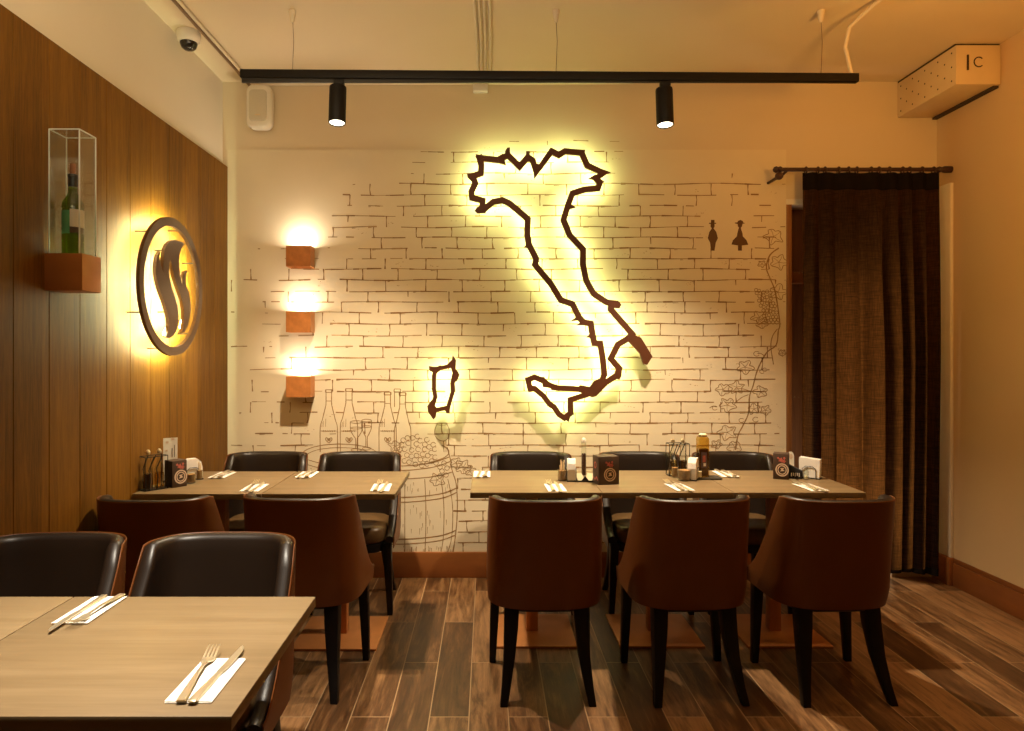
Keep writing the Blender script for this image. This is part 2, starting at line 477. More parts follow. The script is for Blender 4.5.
class Ink:
    def __init__(self):
        self.mb = MB()

    def seg(self, a, b, w0, w1=None):
        w1 = w0 if w1 is None else w1
        a = Vector(a); b = Vector(b)
        d = b - a
        if d.length < 1e-4: return
        d.normalize(); n = Vector((-d.y, d.x))
        self.mb.poly([ink(*(a + n * w0 / 2)), ink(*(b + n * w1 / 2)), ink(*(b - n * w1 / 2)), ink(*(a - n * w0 / 2))])

    def line(self, pts, w=0.8, jit=0.25, closed=False):
        pts = list(pts) + ([pts[0]] if closed else [])
        n = len(pts)
        ws = [w * random.uniform(1 - jit, 1 + jit) for _ in range(n)]
        if closed: ws[-1] = ws[0]
        for i in range(n - 1):
            self.seg(pts[i], pts[i + 1], ws[i], ws[i + 1])

    def smooth(self, pts, w=0.8, closed=False, k=5):
        P = [Vector(p) for p in pts]; n = len(P); out = []
        for i in range(n if closed else n - 1):
            p0 = P[i - 1] if (closed or i > 0) else P[i]; p1 = P[i]
            p2 = P[(i + 1) % n]; p3 = P[(i + 2) % n] if (closed or i + 2 < n) else p2
            for j in range(k):
                t = j / k
                out.append(0.5 * ((2 * p1) + (p2 - p0) * t + (2 * p0 - 5 * p1 + 4 * p2 - p3) * t * t + (3 * p1 - p0 - 3 * p2 + p3) * t ** 3))
        if not closed: out.append(P[-1])
        self.line([(p.x, p.y) for p in out], w, 0.2, closed)

    def ell(self, cx, cy, rx, ry, w=0.7, a0=0, a1=2 * pi, n=18):
        self.line([(cx + rx * cos(a0 + (a1 - a0) * i / n), cy + ry * sin(a0 + (a1 - a0) * i / n)) for i in range(n + 1)], w, 0.2)

    def blob(self, pts):
        self.mb.poly([ink(*p) for p in pts])

    def build(self, name, m):
        return self.mb.build(name, m, wall_back, normals=False, smooth=False)


barrel = [(340, 432), (400, 428), (440, 436), (449, 456), (452, 470), (457, 494), (457.5, 517), (453, 552), (335, 552), (338, 470)]
lbarrel = [(302, 452), (318, 444), (345, 441), (378, 446), (380, 470), (300, 470)]


def bottle_poly(cx, top, half, neck, sh, bot):
    L_ = [(cx - neck, top), (cx - neck, top + (sh - top) * 0.35), (cx - neck - 0.6, top + (sh - top) * 0.45), (cx - half * 0.75, top + (sh - top) * 0.78), (cx - half, sh), (cx - half, bot)]
    return L_ + [(2 * cx - x, y) for x, y in reversed(L_)]


bottles = [bottle_poly(328.8, 390, 8.6, 2.8, 428, 452), bottle_poly(349, 389, 8.6, 3.1, 426, 452), bottle_poly(402.6, 393, 8.2, 2.9, 430, 450),
           bottle_poly(397.3, 389.5, 2.9, 2.8, 400, 410), bottle_poly(387.6, 392.5, 8.5, 2.9, 428, 453)]
picto_zone = [(700, 205), (758, 205), (758, 253), (700, 253)]


def density(x, y):
    if x < 330: lim = 246
    elif x < 400: lim = 190
    elif x < 460: lim = 152
    elif x < 620: lim = 146
    else: lim = 184
    d = 1.0
    if y < lim: d = max(0.0, 1 - (lim - y) / 8.0)
    elif y < lim + 22: d = 0.75
    if x < 250: d *= 0.18
    elif x < 290: d *= 0.45
    elif x < 345: d *= 0.72
    if x < 420 and y < 260: d *= 0.75
    if x > 770: d *= 0.3
    for pl in [barrel, lbarrel, picto_zone]:
        if inside((x, y), pl): return 0.0
    for pl in bottles:
        if inside((x, y), pl): return 0.12
    return d


bk = Ink(); bk_s = Ink()
row_y = 141.0; r = 0
rows = []
while row_y < 553:
    rows.append(row_y); row_y += random.uniform(10.2, 11.9)
rows.append(553.5)
for r, yy in enumerate(rows[:-1]):
    ph = random.uniform(0, 6.28); am = random.uniform(0.2, 0.7)
    x = 231.0
    while x < 785:
        ln = random.uniform(5, 15)
        x1 = min(785.5, x + ln)
        d = density((x + x1) / 2, yy)
        if random.random() < d * 0.95:
            w = random.choice([0.7, 0.9, 1.05, 1.25, 1.6])
            y0 = yy + am * sin(x * 0.06 + ph); y1 = yy + am * sin(x1 * 0.06 + ph)
            if d < 0.6 and random.random() < 0.5:
                x1 = x + ln * 0.45
            (bk if random.random() < 0.72 else bk_s).seg((x, y0), (x1, y1), w * (0.7 + 0.3 * d), w * random.uniform(0.6, 1.0))
            if random.random() < 0.10:
                bk.seg((x, y0 + 1.1), (x + ln * 0.4, y0 + 1.0), 0.6, 0.3)
        x = x1
    # upright joints
    x = 231 + (0 if r % 2 else 20) + random.uniform(-3, 3)
    yb = rows[r + 1]
    while x < 784:
        d = density(x, (yy + yb) / 2)
        if random.random() < d:
            xx = x + random.uniform(-0.6, 0.6)
            mid = yy + (yb - yy) * random.uniform(0.35, 0.65)
            bk.seg((x, yy), (xx, mid), random.uniform(0.9, 1.7), 0.6)
            if random.random() < 0.9:
                bk.seg((xx, mid), (x + random.uniform(-0.5, 0.5), yb), 0.6, random.uniform(0.9, 1.8))
        # specks and worn patches
        if random.random() < 0.28 * d:
            sx = x + random.uniform(4, 30); sy = random.uniform(yy + 2, yb - 2)
            for _ in range(random.randint(2, 6)):
                qx = sx + random.gauss(0, 3.0); qy = sy + random.gauss(0, 1.4); q = random.uniform(0.3, 0.8)
                if yy < qy < yb:
                    bk_s.seg((qx, qy), (qx + q * random.uniform(1, 2.2), qy + random.uniform(-0.4, 0.4)), q, q * 0.6)
        x += random.uniform(34, 43)
bk.build('mural_brick_lines', M['ink'])
bk_s.build('mural_worn_lines', M['ink_soft'])

st = Ink()
for i, bp_ in enumerate(bottles):
    if i == 3:
        st.line([(394.5, 407), (394.5, 392), (400.1, 392), (400.1, 397)], 0.75); st.line([(394.1, 389), (400.5, 389), (400.5, 392), (394.1, 392)], 0.8, closed=True)
        continue
    n = len(bp_) // 2
    st.smooth(bp_[:n], 0.85); st.smooth(bp_[n:], 0.85)
    cx = (bp_[0][0] + bp_[-1][0]) / 2; hw = bp_[-1][0] - cx
    st.line([(cx - hw - 0.5, bp_[0][1] - 0.3), (cx + hw + 0.5, bp_[0][1] - 0.3), (cx + hw + 0.5, bp_[0][1] + 2.4), (cx - hw - 0.5, bp_[0][1] + 2.4)], 0.8, closed=True)
    st.line([(cx - hw, bp_[0][1] + 11), (cx + hw, bp_[0][1] + 11)], 0.6)
    half = cx - bp_[n - 1][0]
    if i in (0, 1, 4):
        ly = 431
        st.line([(cx - half + 0.8, ly), (cx + half - 0.8, ly)], 0.6)
        for k_ in range(7):
            tx = cx - half * 0.65 + half * 1.3 * k_ / 6
            st.seg((tx, ly + 0.9), (tx + 0.4, ly - 0.9), 0.7, 0.5)
        hx, hy = cx, 440
        for q in (-1, 1):
            st.smooth([(hx, hy + 3), (hx + q * 3, hy), (hx + q * 2.6, hy - 2.4), (hx + q * 0.8, hy - 1.6), (hx, hy - 0.4)], 0.8)
        for k_ in range(5):
            st.seg((hx - 1.6 + k_ * 0.8, hy - 1.5), (hx - 1 + k_ * 0.5, hy + 1.2), 0.5)
        for q in (0.35, 0.6, 0.75):
            st.line([(cx - half * q, 416 + 8 * q), (cx - half * q * 1.1, 427)], 0.45)
# glasses
for gx, gy, gw in ((356.3, 422, 6.0), (366.6, 420.5, 4.8)):
    st.smooth([(gx - gw, gy), (gx - gw * 0.95, gy + 8), (gx - gw * 0.45, gy + 14), (gx - 0.8, gy + 17), (gx - 0.8, gy + 27)], 0.8)
    st.smooth([(gx + gw, gy), (gx + gw * 0.95, gy + 8), (gx + gw * 0.45, gy + 14), (gx + 0.8, gy + 17), (gx + 0.8, gy + 27)], 0.8)
    st.ell(gx, gy, gw, 1.3, 0.65); st.ell(gx, gy + 6, gw * 0.95, 1.0, 0.5); st.ell(gx, gy + 28, gw * 0.9, 1.4, 0.6)
st.smooth([(437, 424), (434.5, 432), (437, 438.5), (443, 441), (448, 438), (449.5, 431), (447, 424)], 0.6)
st.ell(442, 424, 5.2, 1.2, 0.5); st.line([(443.5, 441), (444, 452)], 0.7); st.line([(446, 441), (446, 452)], 0.6)
# the left barrel's head and hoops
st.ell(340, 455, 38, 11, 0.8, pi * 0.98, pi * 2.02, 22); st.ell(340, 457, 34, 9.5, 0.6, pi * 0.98, pi * 2.02, 22)
st.smooth([(302, 455), (303, 470), (306, 500), (306, 520), (303, 552)], 0.8)
for yy in (461, 466, 486, 491, 530, 535):
    st.smooth([(302.5 + (3 if yy > 480 else 0), yy - 3), (320, yy + 2), (342, yy + 4)], 0.7)
for xx in (311, 322, 333):
    st.line([(xx, 468), (xx + 1, 550)], 0.6)
# grapes heaped on the barrel
grapes = []
tries = 0
while len(grapes) < 85 and tries < 6000:
    tries += 1
    gx = random.uniform(396, 436); gy = random.uniform(430, 466)
    if (gx - 417) ** 2 / 21 ** 2 + (gy - 451) ** 2 / 15 ** 2 > 1: continue
    if all((gx - a) ** 2 + (gy - b_) ** 2 > 4.6 ** 2 for a, b_ in grapes):
        grapes.append((gx, gy))
for gx, gy in grapes:
    st.ell(gx, gy, 2.5, 2.4, 0.62, random.uniform(0, 1), random.uniform(5.2, 6.4), 10)
for gx, gy in ((436, 463), (440, 467), (444, 463), (442, 471), (447, 468), (440, 476), (446, 475)):
    st.ell(gx, gy, 2.4, 2.3, 0.6, 0, 6.2, 10)


def leaf(I, cx, cy, r_, rot=0.0, w=0.7, lobes=5):
    pts = []
    n = lobes * 4
    for i in range(n):
        a = rot + 2 * pi * i / n
        q = r_ * (0.62 + 0.34 * (0.5 + 0.5 * cos(lobes * (a - rot)))) * random.uniform(0.86, 1.14)
        pts.append((cx + q * cos(a), cy + q * sin(a) * 0.85))
    I.smooth(pts, w, True, 3)
    for i in range(lobes):
        a = rot + 2 * pi * i / lobes
        I.line([(cx, cy), (cx + r_ * 0.45 * cos(a + 0.1), cy + r_ * 0.4 * sin(a + 0.1)), (cx + r_ * 0.8 * cos(a), cy + r_ * 0.7 * sin(a))], w * 0.6)


leaf(st, 437, 480, 8.5, 0.5); leaf(st, 463, 467, 9, 0.2); leaf(st, 470, 471, 7, 1.0); leaf(st, 395, 446, 7, 0.9); leaf(st, 456, 463, 7, 0.1)
# the main barrel
st.smooth([(447, 447), (450.5, 460), (452, 470), (456, 483), (457.3, 500), (457, 518), (455.5, 535), (453, 552)], 1.0)
st.smooth([(345, 470), (341, 490), (340, 515), (343, 552)], 1.0)
st.ell(399, 452, 50, 13, 0.9, -0.55, 0.9, 14)


def hoop(yc, dip, xr, w=0.9):
    xl = 797 - xr
    st.smooth([(xl, yc - dip), (xl + 18, yc - dip * 0.35), (399, yc), (xr - 18, yc - dip * 0.35), (xr, yc - dip)], w)


hoop(466, 9, 449); hoop(470.5, 9, 450); hoop(479, 7, 452); hoop(497.5, 9.5, 456.8, 1.1); hoop(502.3, 10, 457, 1.0); hoop(539.3, 9, 456, 1.1); hoop(544.2, 9, 455, 1.0)
for xx, bow in ((404.8, 0), (425.3, 0.6), (442.5, 1.5), (450.3, 2.5), (385, -0.3), (368, -0.8)):
    st.smooth([(xx - bow, 479), (xx + bow * 0.5, 497), (xx + bow, 515), (xx + bow * 0.5, 538), (xx - bow, 552)], 0.75)
for _ in range(60):
    gx = random.uniform(403, 453); gy = random.choice([random.uniform(481, 492), random.uniform(504, 532), random.uniform(545, 550)])
    st.seg((gx, gy), (gx + random.uniform(-0.4, 0.4), gy + random.uniform(2, 7)), random.uniform(0.3, 0.7), 0.25)
st.build('mural_still_life', M['ink_line'])

vn = Ink()
Z2 = lambda x, y, oy=320: (690 + x / 5.627, oy + y / 5.627)
vn.smooth([Z2(500, 270, 200), Z2(450, 310, 200), Z2(430, 380, 200), Z2(450, 440, 200), Z2(480, 520, 200), Z2(505, 690, 200), Z2(497, 60), Z2(485, 140), Z2(430, 185), Z2(380, 280), Z2(355, 370), Z2(335, 430), Z2(330, 520), Z2(300, 590), Z2(270, 650), Z2(255, 731)], 1.3)
vn.smooth([Z2(492, 50), Z2(465, 90), Z2(455, 150), Z2(470, 250)], 0.9)
for (x, y, oy, rr, rot) in ((470, 205, 200, 10.5, 0.6), (500, 350, 200, 9.5, 0.1), (495, 520, 200, 10.5, 1.2), (390, 660, 200, 9, 0.4), (405, 360, 200, 4.5, 0.2),
                            (310, 265, 320, 9, 0.2), (185, 390, 320, 8, 0.5), (262, 378, 320, 8, 0.9), (210, 478, 320, 9, 0.3), (398, 405, 320, 8, 0.7),
                            (425, 508, 320, 6, 0.2), (360, 500, 320, 7, 0.8), (210, 632, 320, 10, 0.6), (150, 700, 320, 6, 0.1), (250, 715, 320, 8, 0.4), (520, 185, 320, 4.5, 0.3), (405, 20, 320, 7, 0.2)):
    p = Z2(x, y, oy); leaf(vn, p[0], p[1], rr, rot, 0.75)
for a, b_ in ((Z2(380, 190), Z2(420, 205)), (Z2(250, 390), Z2(335, 400)), (Z2(250, 470), Z2(330, 420)), (Z2(150, 490), Z2(110, 495))):
    vn.smooth([a, ((a[0] + b_[0]) / 2, (a[1] + b_[1]) / 2 - 1.5), b_], 0.7)
for (x, y, rr) in ((375, 190, 3), (405, 290, 2.4), (140, 495, 2.6), (370, 560, 3.0), (290, 565, 2.6), (420, 280, 2.2)):
    p = Z2(x, y); vn.ell(p[0], p[1], rr, rr * 0.8, 0.6, 0.5, 5.6, 12)
gr = []
tries = 0
while len(gr) < 46 and tries < 5000:
    tries += 1
    gx = random.uniform(365, 505); gy = random.uniform(505, 690)
    if abs(gx - (405 + (gy - 505) * 0.35)) > 42: continue
    if all((gx - a) ** 2 + (gy - b_) ** 2 > 17 ** 2 for a, b_ in gr): gr.append((gx, gy))
for gx, gy in gr:
    p = Z2(gx, gy, 200); vn.ell(p[0], p[1], 1.7, 1.7, 0.6, 0, 6.2, 9)
vn.build('mural_grape_vine', M['ink_line'])

pm = Ink()
man = [(118, 112), (138, 112), (138, 128), (147, 128), (147, 134), (138, 134), (138, 152), (133, 157), (135, 163), (148, 180), (157, 215), (145, 240), (138, 285), (118, 285), (113, 240), (100, 215), (109, 180), (121, 163), (122, 157), (116, 152), (116, 134), (107, 134), (107, 128), (118, 128)]
pm.blob([Z2(x, y, 200) for x, y in man]); pm.build('man_pictogram', M['picto'])
pw = Ink()
wom = [(270, 118), (284, 112), (297, 118), (299, 126), (311, 131), (296, 134), (292, 150), (286, 156), (288, 165), (296, 190), (297, 204), (318, 226), (328, 252), (292, 256), (292, 285), (270, 285), (270, 256), (233, 250), (242, 226), (264, 204), (266, 190), (272, 165), (276, 156), (270, 150), (268, 135), (252, 131), (252, 127), (267, 126)]
pw.blob([Z2(x, y, 200) for x, y in wom]); pw.build('woman_pictogram', M['picto'])

# ------------------------------------------------------------------ backlit map sign
YS = 4.168                                           # front face of the sign


def sgn(px, py, d):
    v = at(px, py, YS); return Vector((v.x, YS + d, v.z))


boot = [(479.5, 157.5), (498, 159.8), (508, 155), (519.7, 166.3), (527.7, 157), (533, 160.5), (536.3, 172), (551.6, 151), (559, 154.7), (565, 150.9), (581.7, 152.6),
        (587.3, 165.2), (603.5, 172.8), (596, 178), (600, 182.5), (598, 187.8), (584.2, 189.4), (572.5, 193.2), (568.3, 204.5), (563.6, 219.8), (569.9, 235.3),
        (583.2, 249.2), (583, 264), (586.3, 280.4), (593.7, 293.5), (606, 301.8), (611.2, 303.5), (611, 309.3), (622, 322), (632.4, 334), (628, 338.6), (618.2, 344.5), (611, 358.7), (619.5, 368.5), (617, 375.4),
        (607.5, 381.5), (600, 386), (604.5, 374.7), (603, 358.7), (600.4, 343.5), (594.5, 343.2), (592.4, 333), (591, 323.4), (583.5, 322.2), (579, 316.8), (572.6, 304), (560.9, 300),
        (551, 283.7), (535, 264.5), (536.3, 258.5), (528.9, 244.3), (527.2, 234.5), (528, 219), (517.8, 210), (509.2, 203), (502.4, 200), (493.2, 201.8), (484.6, 208.5), (482.2, 206),
        (482.7, 200.4), (472, 197.6), (471.2, 191.7), (475.3, 183), (472.6, 176), (480.9, 173), (481.4, 165)]
spikes = [[(505, 151), (507.3, 147.6), (510, 147.3), (510, 152), (513, 158), (505, 158)], [(526.2, 151), (529.8, 151), (529.6, 158), (526.4, 158)],
          [(533.2, 163), (540, 164), (534.4, 179.3)], [(581, 149.6), (585.6, 149.8), (583.5, 156), (578, 155)], [(601, 168.5), (610.8, 172.3), (601, 176.5)],
          [(588.8, 178.3), (596, 174), (599, 181)], [(599, 178), (604.6, 181.4), (600, 187)], [(568, 202), (575.9, 207.3), (567.5, 209.5)],
          [(606, 299.5), (618, 300.6), (621.5, 304.5), (619.5, 308.3), (611, 307.6)], [(528, 243), (523.9, 246.9), (530, 249)], [(537.5, 258), (539.5, 261.5), (531.5, 265), (533, 261)],
          [(578, 315.5), (570.6, 321.2), (582, 320)], [(583, 320), (576.6, 325.3), (588, 325.2)], [(591, 332), (586.6, 337.5), (594, 338.5)],
          [(629, 333), (641, 337.5), (652.5, 356.5), (647.2, 365), (643.2, 363.5), (640, 353.5), (628, 341)],
          [(616, 366), (622, 367.5), (621.5, 376), (619.5, 380), (615, 378)], [(594, 381), (605, 376), (607.5, 385), (596, 396.5), (592, 397.5), (581, 393), (574.5, 391), (580.5, 385), (590, 387)],
          [(466.9, 173.2), (472, 173.4), (476, 177), (471, 180.5), (467.3, 177)], [(477, 207), (485, 206), (486, 212.8), (477.5, 213.2), (474.6, 210.6)],
          [(475.3, 156.3), (482, 153.8), (484, 158.5), (478.5, 161.5)], [(497, 157), (503, 153.5), (506, 164.5), (499, 163)], [(543, 292), (549, 292), (549, 293)][:0]]
sicily = [(580, 389.5), (573.7, 388.8), (556.8, 388), (549, 385), (543.5, 381), (534.5, 377.2), (528.2, 380), (530.1, 388.5), (534.6, 388.6), (543.5, 396), (549.5, 404.2), (554, 406.8), (559, 414.5), (564.5, 418), (570.8, 413), (570.5, 399.8), (586.2, 395), (592, 392.8)]
sic_sp = [[(525, 377.5), (530, 377), (532, 392), (528.6, 392.3)], [(561, 416), (571, 414.5), (568.6, 422.2)], [(553, 384.5), (557, 384.4), (558, 391), (551, 390)], [(541, 377), (544.5, 377), (549, 388), (543, 387)], [(570, 407), (574.3, 415), (568, 414)]]
ms = thing('map_sign', 'large dark rust backlit sign in the outline of a boot-shaped country', 'sign', at(545, 300, YS + 0.06))


def local(o):                                         # keep world-space meshes in place under a shifted Empty
    inv = Matrix.Translation(o.location).inverted() if o.rotation_euler.z == 0 else None
    return inv


def child(mbuilder, name, m, parent, **kw):
    for v in mbuilder.bm.verts:
        v.co -= Vector(parent.location)
    return mbuilder.build(name, m, parent, **kw)


mb = MB()
mb.band(boot, 3.0, sgn, 0, 0.02)
for k_, s_ in enumerate(spikes):
    if s_: mb.prism(s_, sgn, -0.0005 - 0.0001 * k_, 0.0195)
child(mb, 'outline', M['sign'], ms, smooth=False)
mb = MB()
mb.band(sicily, 2.8, sgn, -0.0003, 0.0197)
for k_, s_ in enumerate(sic_sp): mb.prism(s_, sgn, -0.0008 - 0.0001 * k_, 0.0195)
child(mb, 'island_outline', M['sign'], ms, smooth=False)
mb = MB(); mb.band(boot, 1.3, sgn, 0.0205, 0.024); mb.band(sicily, 1.2, sgn, 0.0205, 0.024)
child(mb, 'led_strip', M['led'], ms, smooth=False)
for p in ((481.3, 165), (551.6, 152), (600, 183), (569.9, 235.3), (606, 301.8), (640, 345), (612, 358), (601, 350), (535, 264.5), (502.4, 200), (551, 283.7), (556.8, 388), (564, 417), (530, 385)):
    a = sgn(*p, 0.018)
    child(MB().tube([a, (a.x, YB - 0.001, a.z)], 0.003, 8), 'standoff', M['black_metal'], ms)

YS2 = YS
sard = [(435.4, 369), (452.4, 365.8), (454.6, 373), (452.2, 383.4), (452.8, 391.5), (448, 407.6), (434.6, 410.5), (432.6, 405.5), (435.3, 396.7), (433.9, 389.2), (434, 376)]
sard_sp = [[(446.5, 365), (452, 359.5), (452.6, 355.3), (456, 360), (455.5, 369)], [(428.8, 366), (436, 367), (441, 365), (441, 370), (436, 374), (429.2, 370.5)], [(453, 367), (457.5, 371), (459.6, 375), (457, 381), (452, 384)],
           [(431.5, 400), (427.2, 406), (428, 412), (433.5, 419.6), (435.6, 417.5), (437, 409)], [(443.5, 407), (450, 408), (449.5, 413.5), (446.5, 413.6)], [(431, 388.5), (434.5, 386), (434, 391.5)], [(453, 389), (455.8, 391.2), (452, 394)], [(433, 392.5), (437.6, 397.5), (434, 402)]]
ss = thing('island_sign', 'small dark rust backlit outline of an island low beside the large map sign', 'sign', at(443, 387, YS + 0.06))
mb = MB(); mb.band(sard, 2.1, sgn, 0, 0.02)
for k_, s_ in enumerate(sard_sp): mb.prism(s_, sgn, -0.0005 - 0.0001 * k_, 0.0195)
child(mb, 'outline', M['sign'], ss, smooth=False)
mb = MB(); mb.band(sard, 1.0, sgn, 0.0205, 0.024); child(mb, 'led_strip', M['led'], ss, smooth=False)
for p in ((452.4, 367), (434.5, 408)):
    a = sgn(*p, 0.018)
    child(MB().tube([a, (a.x, YB - 0.001, a.z)], 0.003, 8), 'standoff', M['black_metal'], ss)

# ------------------------------------------------------------------ round logo sign on the panelling
XS = -1.520
lg = thing('round_logo_sign', 'round bronze backlit sign with a flame emblem on the wood panelling', 'sign', (XP, 3.395, 1.709))
cY, cZ, R_ = 3.351, 1.7045, 0.334


def lgf(a, b_, d): return Vector((XS - d, a, b_))


circ = [(cY + (R_ - 0.021) * cos(2 * pi * i / 72), cZ + (R_ - 0.021) * sin(2 * pi * i / 72)) for i in range(72)]
child(MB().band(circ, 0.021, lgf, 0, 0.016), 'ring', M['logo'], lg, angle=30)
child(MB().band(circ, 0.010, lgf, 0.0165, 0.020), 'ring_led', M['led_logo'], lg, smooth=False)
fl = [(168, 600), (190, 603), (208, 590), (220, 565), (228, 530), (229, 490), (224, 450), (212, 410), (199, 370), (189, 330), (184, 290), (185, 260), (191, 236), (196, 250), (203, 290), (214, 335), (230, 380), (246, 425), (254, 470), (255, 515), (250, 555), (240, 581),
      (258, 575), (272, 550), (282, 515), (287, 470), (285, 430), (278, 385), (267, 360), (263, 330), (266, 305), (273, 283), (259, 290), (250, 312), (247, 335), (247, 362), (239, 330), (233, 285), (231, 240), (236, 200), (246, 178), (257, 161), (240, 147), (215, 140), (192, 146), (175, 160), (165, 182), (160, 215), (158, 255), (158, 296), (150, 275), (143, 245), (141, 220), (144, 193), (131, 212), (124, 245), (122, 285), (127, 330), (138, 372), (153, 412), (168, 455), (180, 500), (185, 540), (180, 578)]


def logo_pt(x, y):
    px = 130 + x / 4.71; py = 210 + y / 4.71
    Y = F * XS / (px - PX)
    return (Y, EYE - (py - PY) * Y / F)


flame = [logo_pt(*p) for p in fl]
child(MB().prism(flame, lgf, 0, 0.016), 'flame', M['logo'], lg, smooth=False)
for pl in ([(178, 590), (210, 520), (200, 430), (165, 340), (160, 300)], [(255, 560), (270, 480), (250, 390), (215, 270), (205, 190)]):
    child(MB().band([logo_pt(*p) for p in pl], 0.011, lgf, 0.0165, 0.020, False), 'flame_led', M['led_flame'], lg, smooth=False)
for a in (0.5, 1.2, 2.3, 3.6, 4.4, 5.5):
    c = Vector((XS - 0.014, cY + (R_ - 0.02) * cos(a), cZ + (R_ - 0.02) * sin(a)))
    child(MB().tube([c, (XP - 0.001, c.y, c.z)], 0.003, 8), 'standoff', M['black_metal'], lg)
for p in ((210, 480), (262, 520), (195, 190)):
    q = logo_pt(*p)
    child(MB().tube([(XS - 0.014, *q), (XP - 0.001, *q)], 0.003, 8), 'standoff', M['black_metal'], lg)

# ------------------------------------------------------------------ display shelf, case and bottle
sx0, sx1, sy0, sy1 = XP, -1.464, 2.496, 2.618
tag(MB().box(sx0, sx1, sy0, sy1, 1.611, 1.745).build('display_shelf', M['copper'], bevel=0.002), 'brown copper box shelf fixed to the wood panelling, holding the bottle case', 'shelf')
cs = thing('display_case', 'tall clear acrylic case around the wine bottle', 'display case', (-1.53, 2.55, 1.746))
cx0, cx1, cy0, cy1, cz0, cz1 = -1.588, -1.478, 2.502, 2.606, 1.746, 2.196
t = 0.003
mb = MB()
mb.box(cx0, cx0 + t, cy0, cy1, cz0, cz1); mb.box(cx1 - t, cx1, cy0, cy1, cz0, cz1)
mb.box(cx0 + t, cx1 - t, cy0, cy0 + t, cz0, cz1); mb.box(cx0 + t, cx1 - t, cy1 - t, cy1, cz0, cz1); mb.box(cx0 + t, cx1 - t, cy0 + t, cy1 - t, cz1 - t, cz1)
child(mb, 'panes', M['acrylic'], cs, smooth=False)
mb = MB(); e = 0.0018
for xx in (cx0, cx1):
    for yy in (cy0, cy1):
        mb.box(xx - e, xx + e, yy - e, yy + e, cz0, cz1)
for xx in (cx0, cx1): mb.box(xx - e, xx + e, cy0, cy1, cz1 - e, cz1 + e)
for yy in (cy0, cy1): mb.box(cx0, cx1, yy - e, yy + e, cz1 - e, cz1 + e)
child(mb, 'bright_edges', M['acrylic_edge'], cs, smooth=False)
bt = thing('wine_bottle', 'green wine bottle with a white label standing in the clear case', 'bottle', (-1.532, 2.553, 1.746))
MB().lathe([(0.030, 0.0), (0.036, 0.004), (0.0365, 0.02), (0.0365, 0.175), (0.034, 0.195), (0.022, 0.215), (0.0155, 0.23), (0.0145, 0.285), (0.0165, 0.288), (0.0165, 0.296), (0.0145, 0.298)], seg=32).build('glass_body', M['bottle'], bt, angle=50)
nf_ = MB().lathe([(0.0162, 0.252), (0.0162, 0.287), (0.018, 0.289), (0.018, 0.297), (0.015, 0.2985)], seg=24).build('neck_foil', M['foil'], bt)
MB().lathe([(0.0095, 0.298), (0.0105, 0.315), (0.0105, 0.335), (0.009, 0.338)], seg=16).build('cork', M['cork'], nf_)


def wrap(a0, a1, z0, z1, r_, n=14):
    mb = MB()
    pr = []
    for i in range(n + 1):
        a = a0 + (a1 - a0) * i / n
        pr.append([(r_ * cos(a), r_ * sin(a), z0), (r_ * cos(a), r_ * sin(a), z1), ((r_ + 0.0006) * cos(a), (r_ + 0.0006) * sin(a), z1), ((r_ + 0.0006) * cos(a), (r_ + 0.0006) * sin(a), z0)])
    mb.loft(pr)
    return mb


wrap(radians(-75), radians(20), 0.10, 0.165, 0.0367).build('front_label', M['label'], bt)
wrap(radians(-75), radians(20), 0.078, 0.0995, 0.0367).build('lower_label', M['label_dark'], bt)
wrap(radians(-130), radians(-76), 0.075, 0.16, 0.0367).build('green_label', M['label_green'], bt)
wrap(radians(-175), radians(-131), 0.10, 0.17, 0.0367).build('back_label', M['label'], bt)

# ------------------------------------------------------------------ sconces
SC_L = ['topmost copper cube wall lamp of the column of three', 'middle copper cube wall lamp of the column of three', 'lowest copper cube wall lamp, above the drawn wine bottles']
for i, py in enumerate((257, 322, 386.5)):
    c = at(300.2, py, YB - 0.06)
    lamp = thing('wall_sconce', SC_L[i], 'wall lamp', (c.x, YB, c.z), 0, 'copper cube sconces')
    hw, hh, dp = 0.074, 0.063, 0.105
    mb = MB(); w_ = 0.004
    mb.box(-hw, hw, -dp, -dp + w_, -hh, hh); mb.box(-hw, hw, -w_ - 0.002, -0.002, -hh, hh)
    mb.box(-hw, -hw + w_, -dp + w_, -w_ - 0.002, -hh, hh); mb.box(hw - w_, hw, -dp + w_, -w_ - 0.002, -hh, hh)
    mb.box(-hw + w_, hw - w_, -dp + w_, -w_ - 0.002, hh - 0.03, hh - 0.026)
    mb.build('box_body', M['sconce'], lamp, smooth=False)
    MB().lathe([(0.036, hh - 0.026), (0.036, hh - 0.016), (0.03, hh - 0.012)], (0, -0.055, 0), 24).build('lamp_diffuser', M['led_core'], lamp)
    ld = bpy.data.lights.new('sconce_light', 'AREA'); ld.shape = 'DISK'; ld.size = 0.06; ld.energy = 2.2; ld.color = (1.0, 0.87, 0.68)
    lo = bpy.data.objects.new('sconce_light', ld); C.objects.link(lo); lo.location = (c.x, YB - 0.055, c.z + hh - 0.008); lo.rotation_euler = (pi, 0, 0)

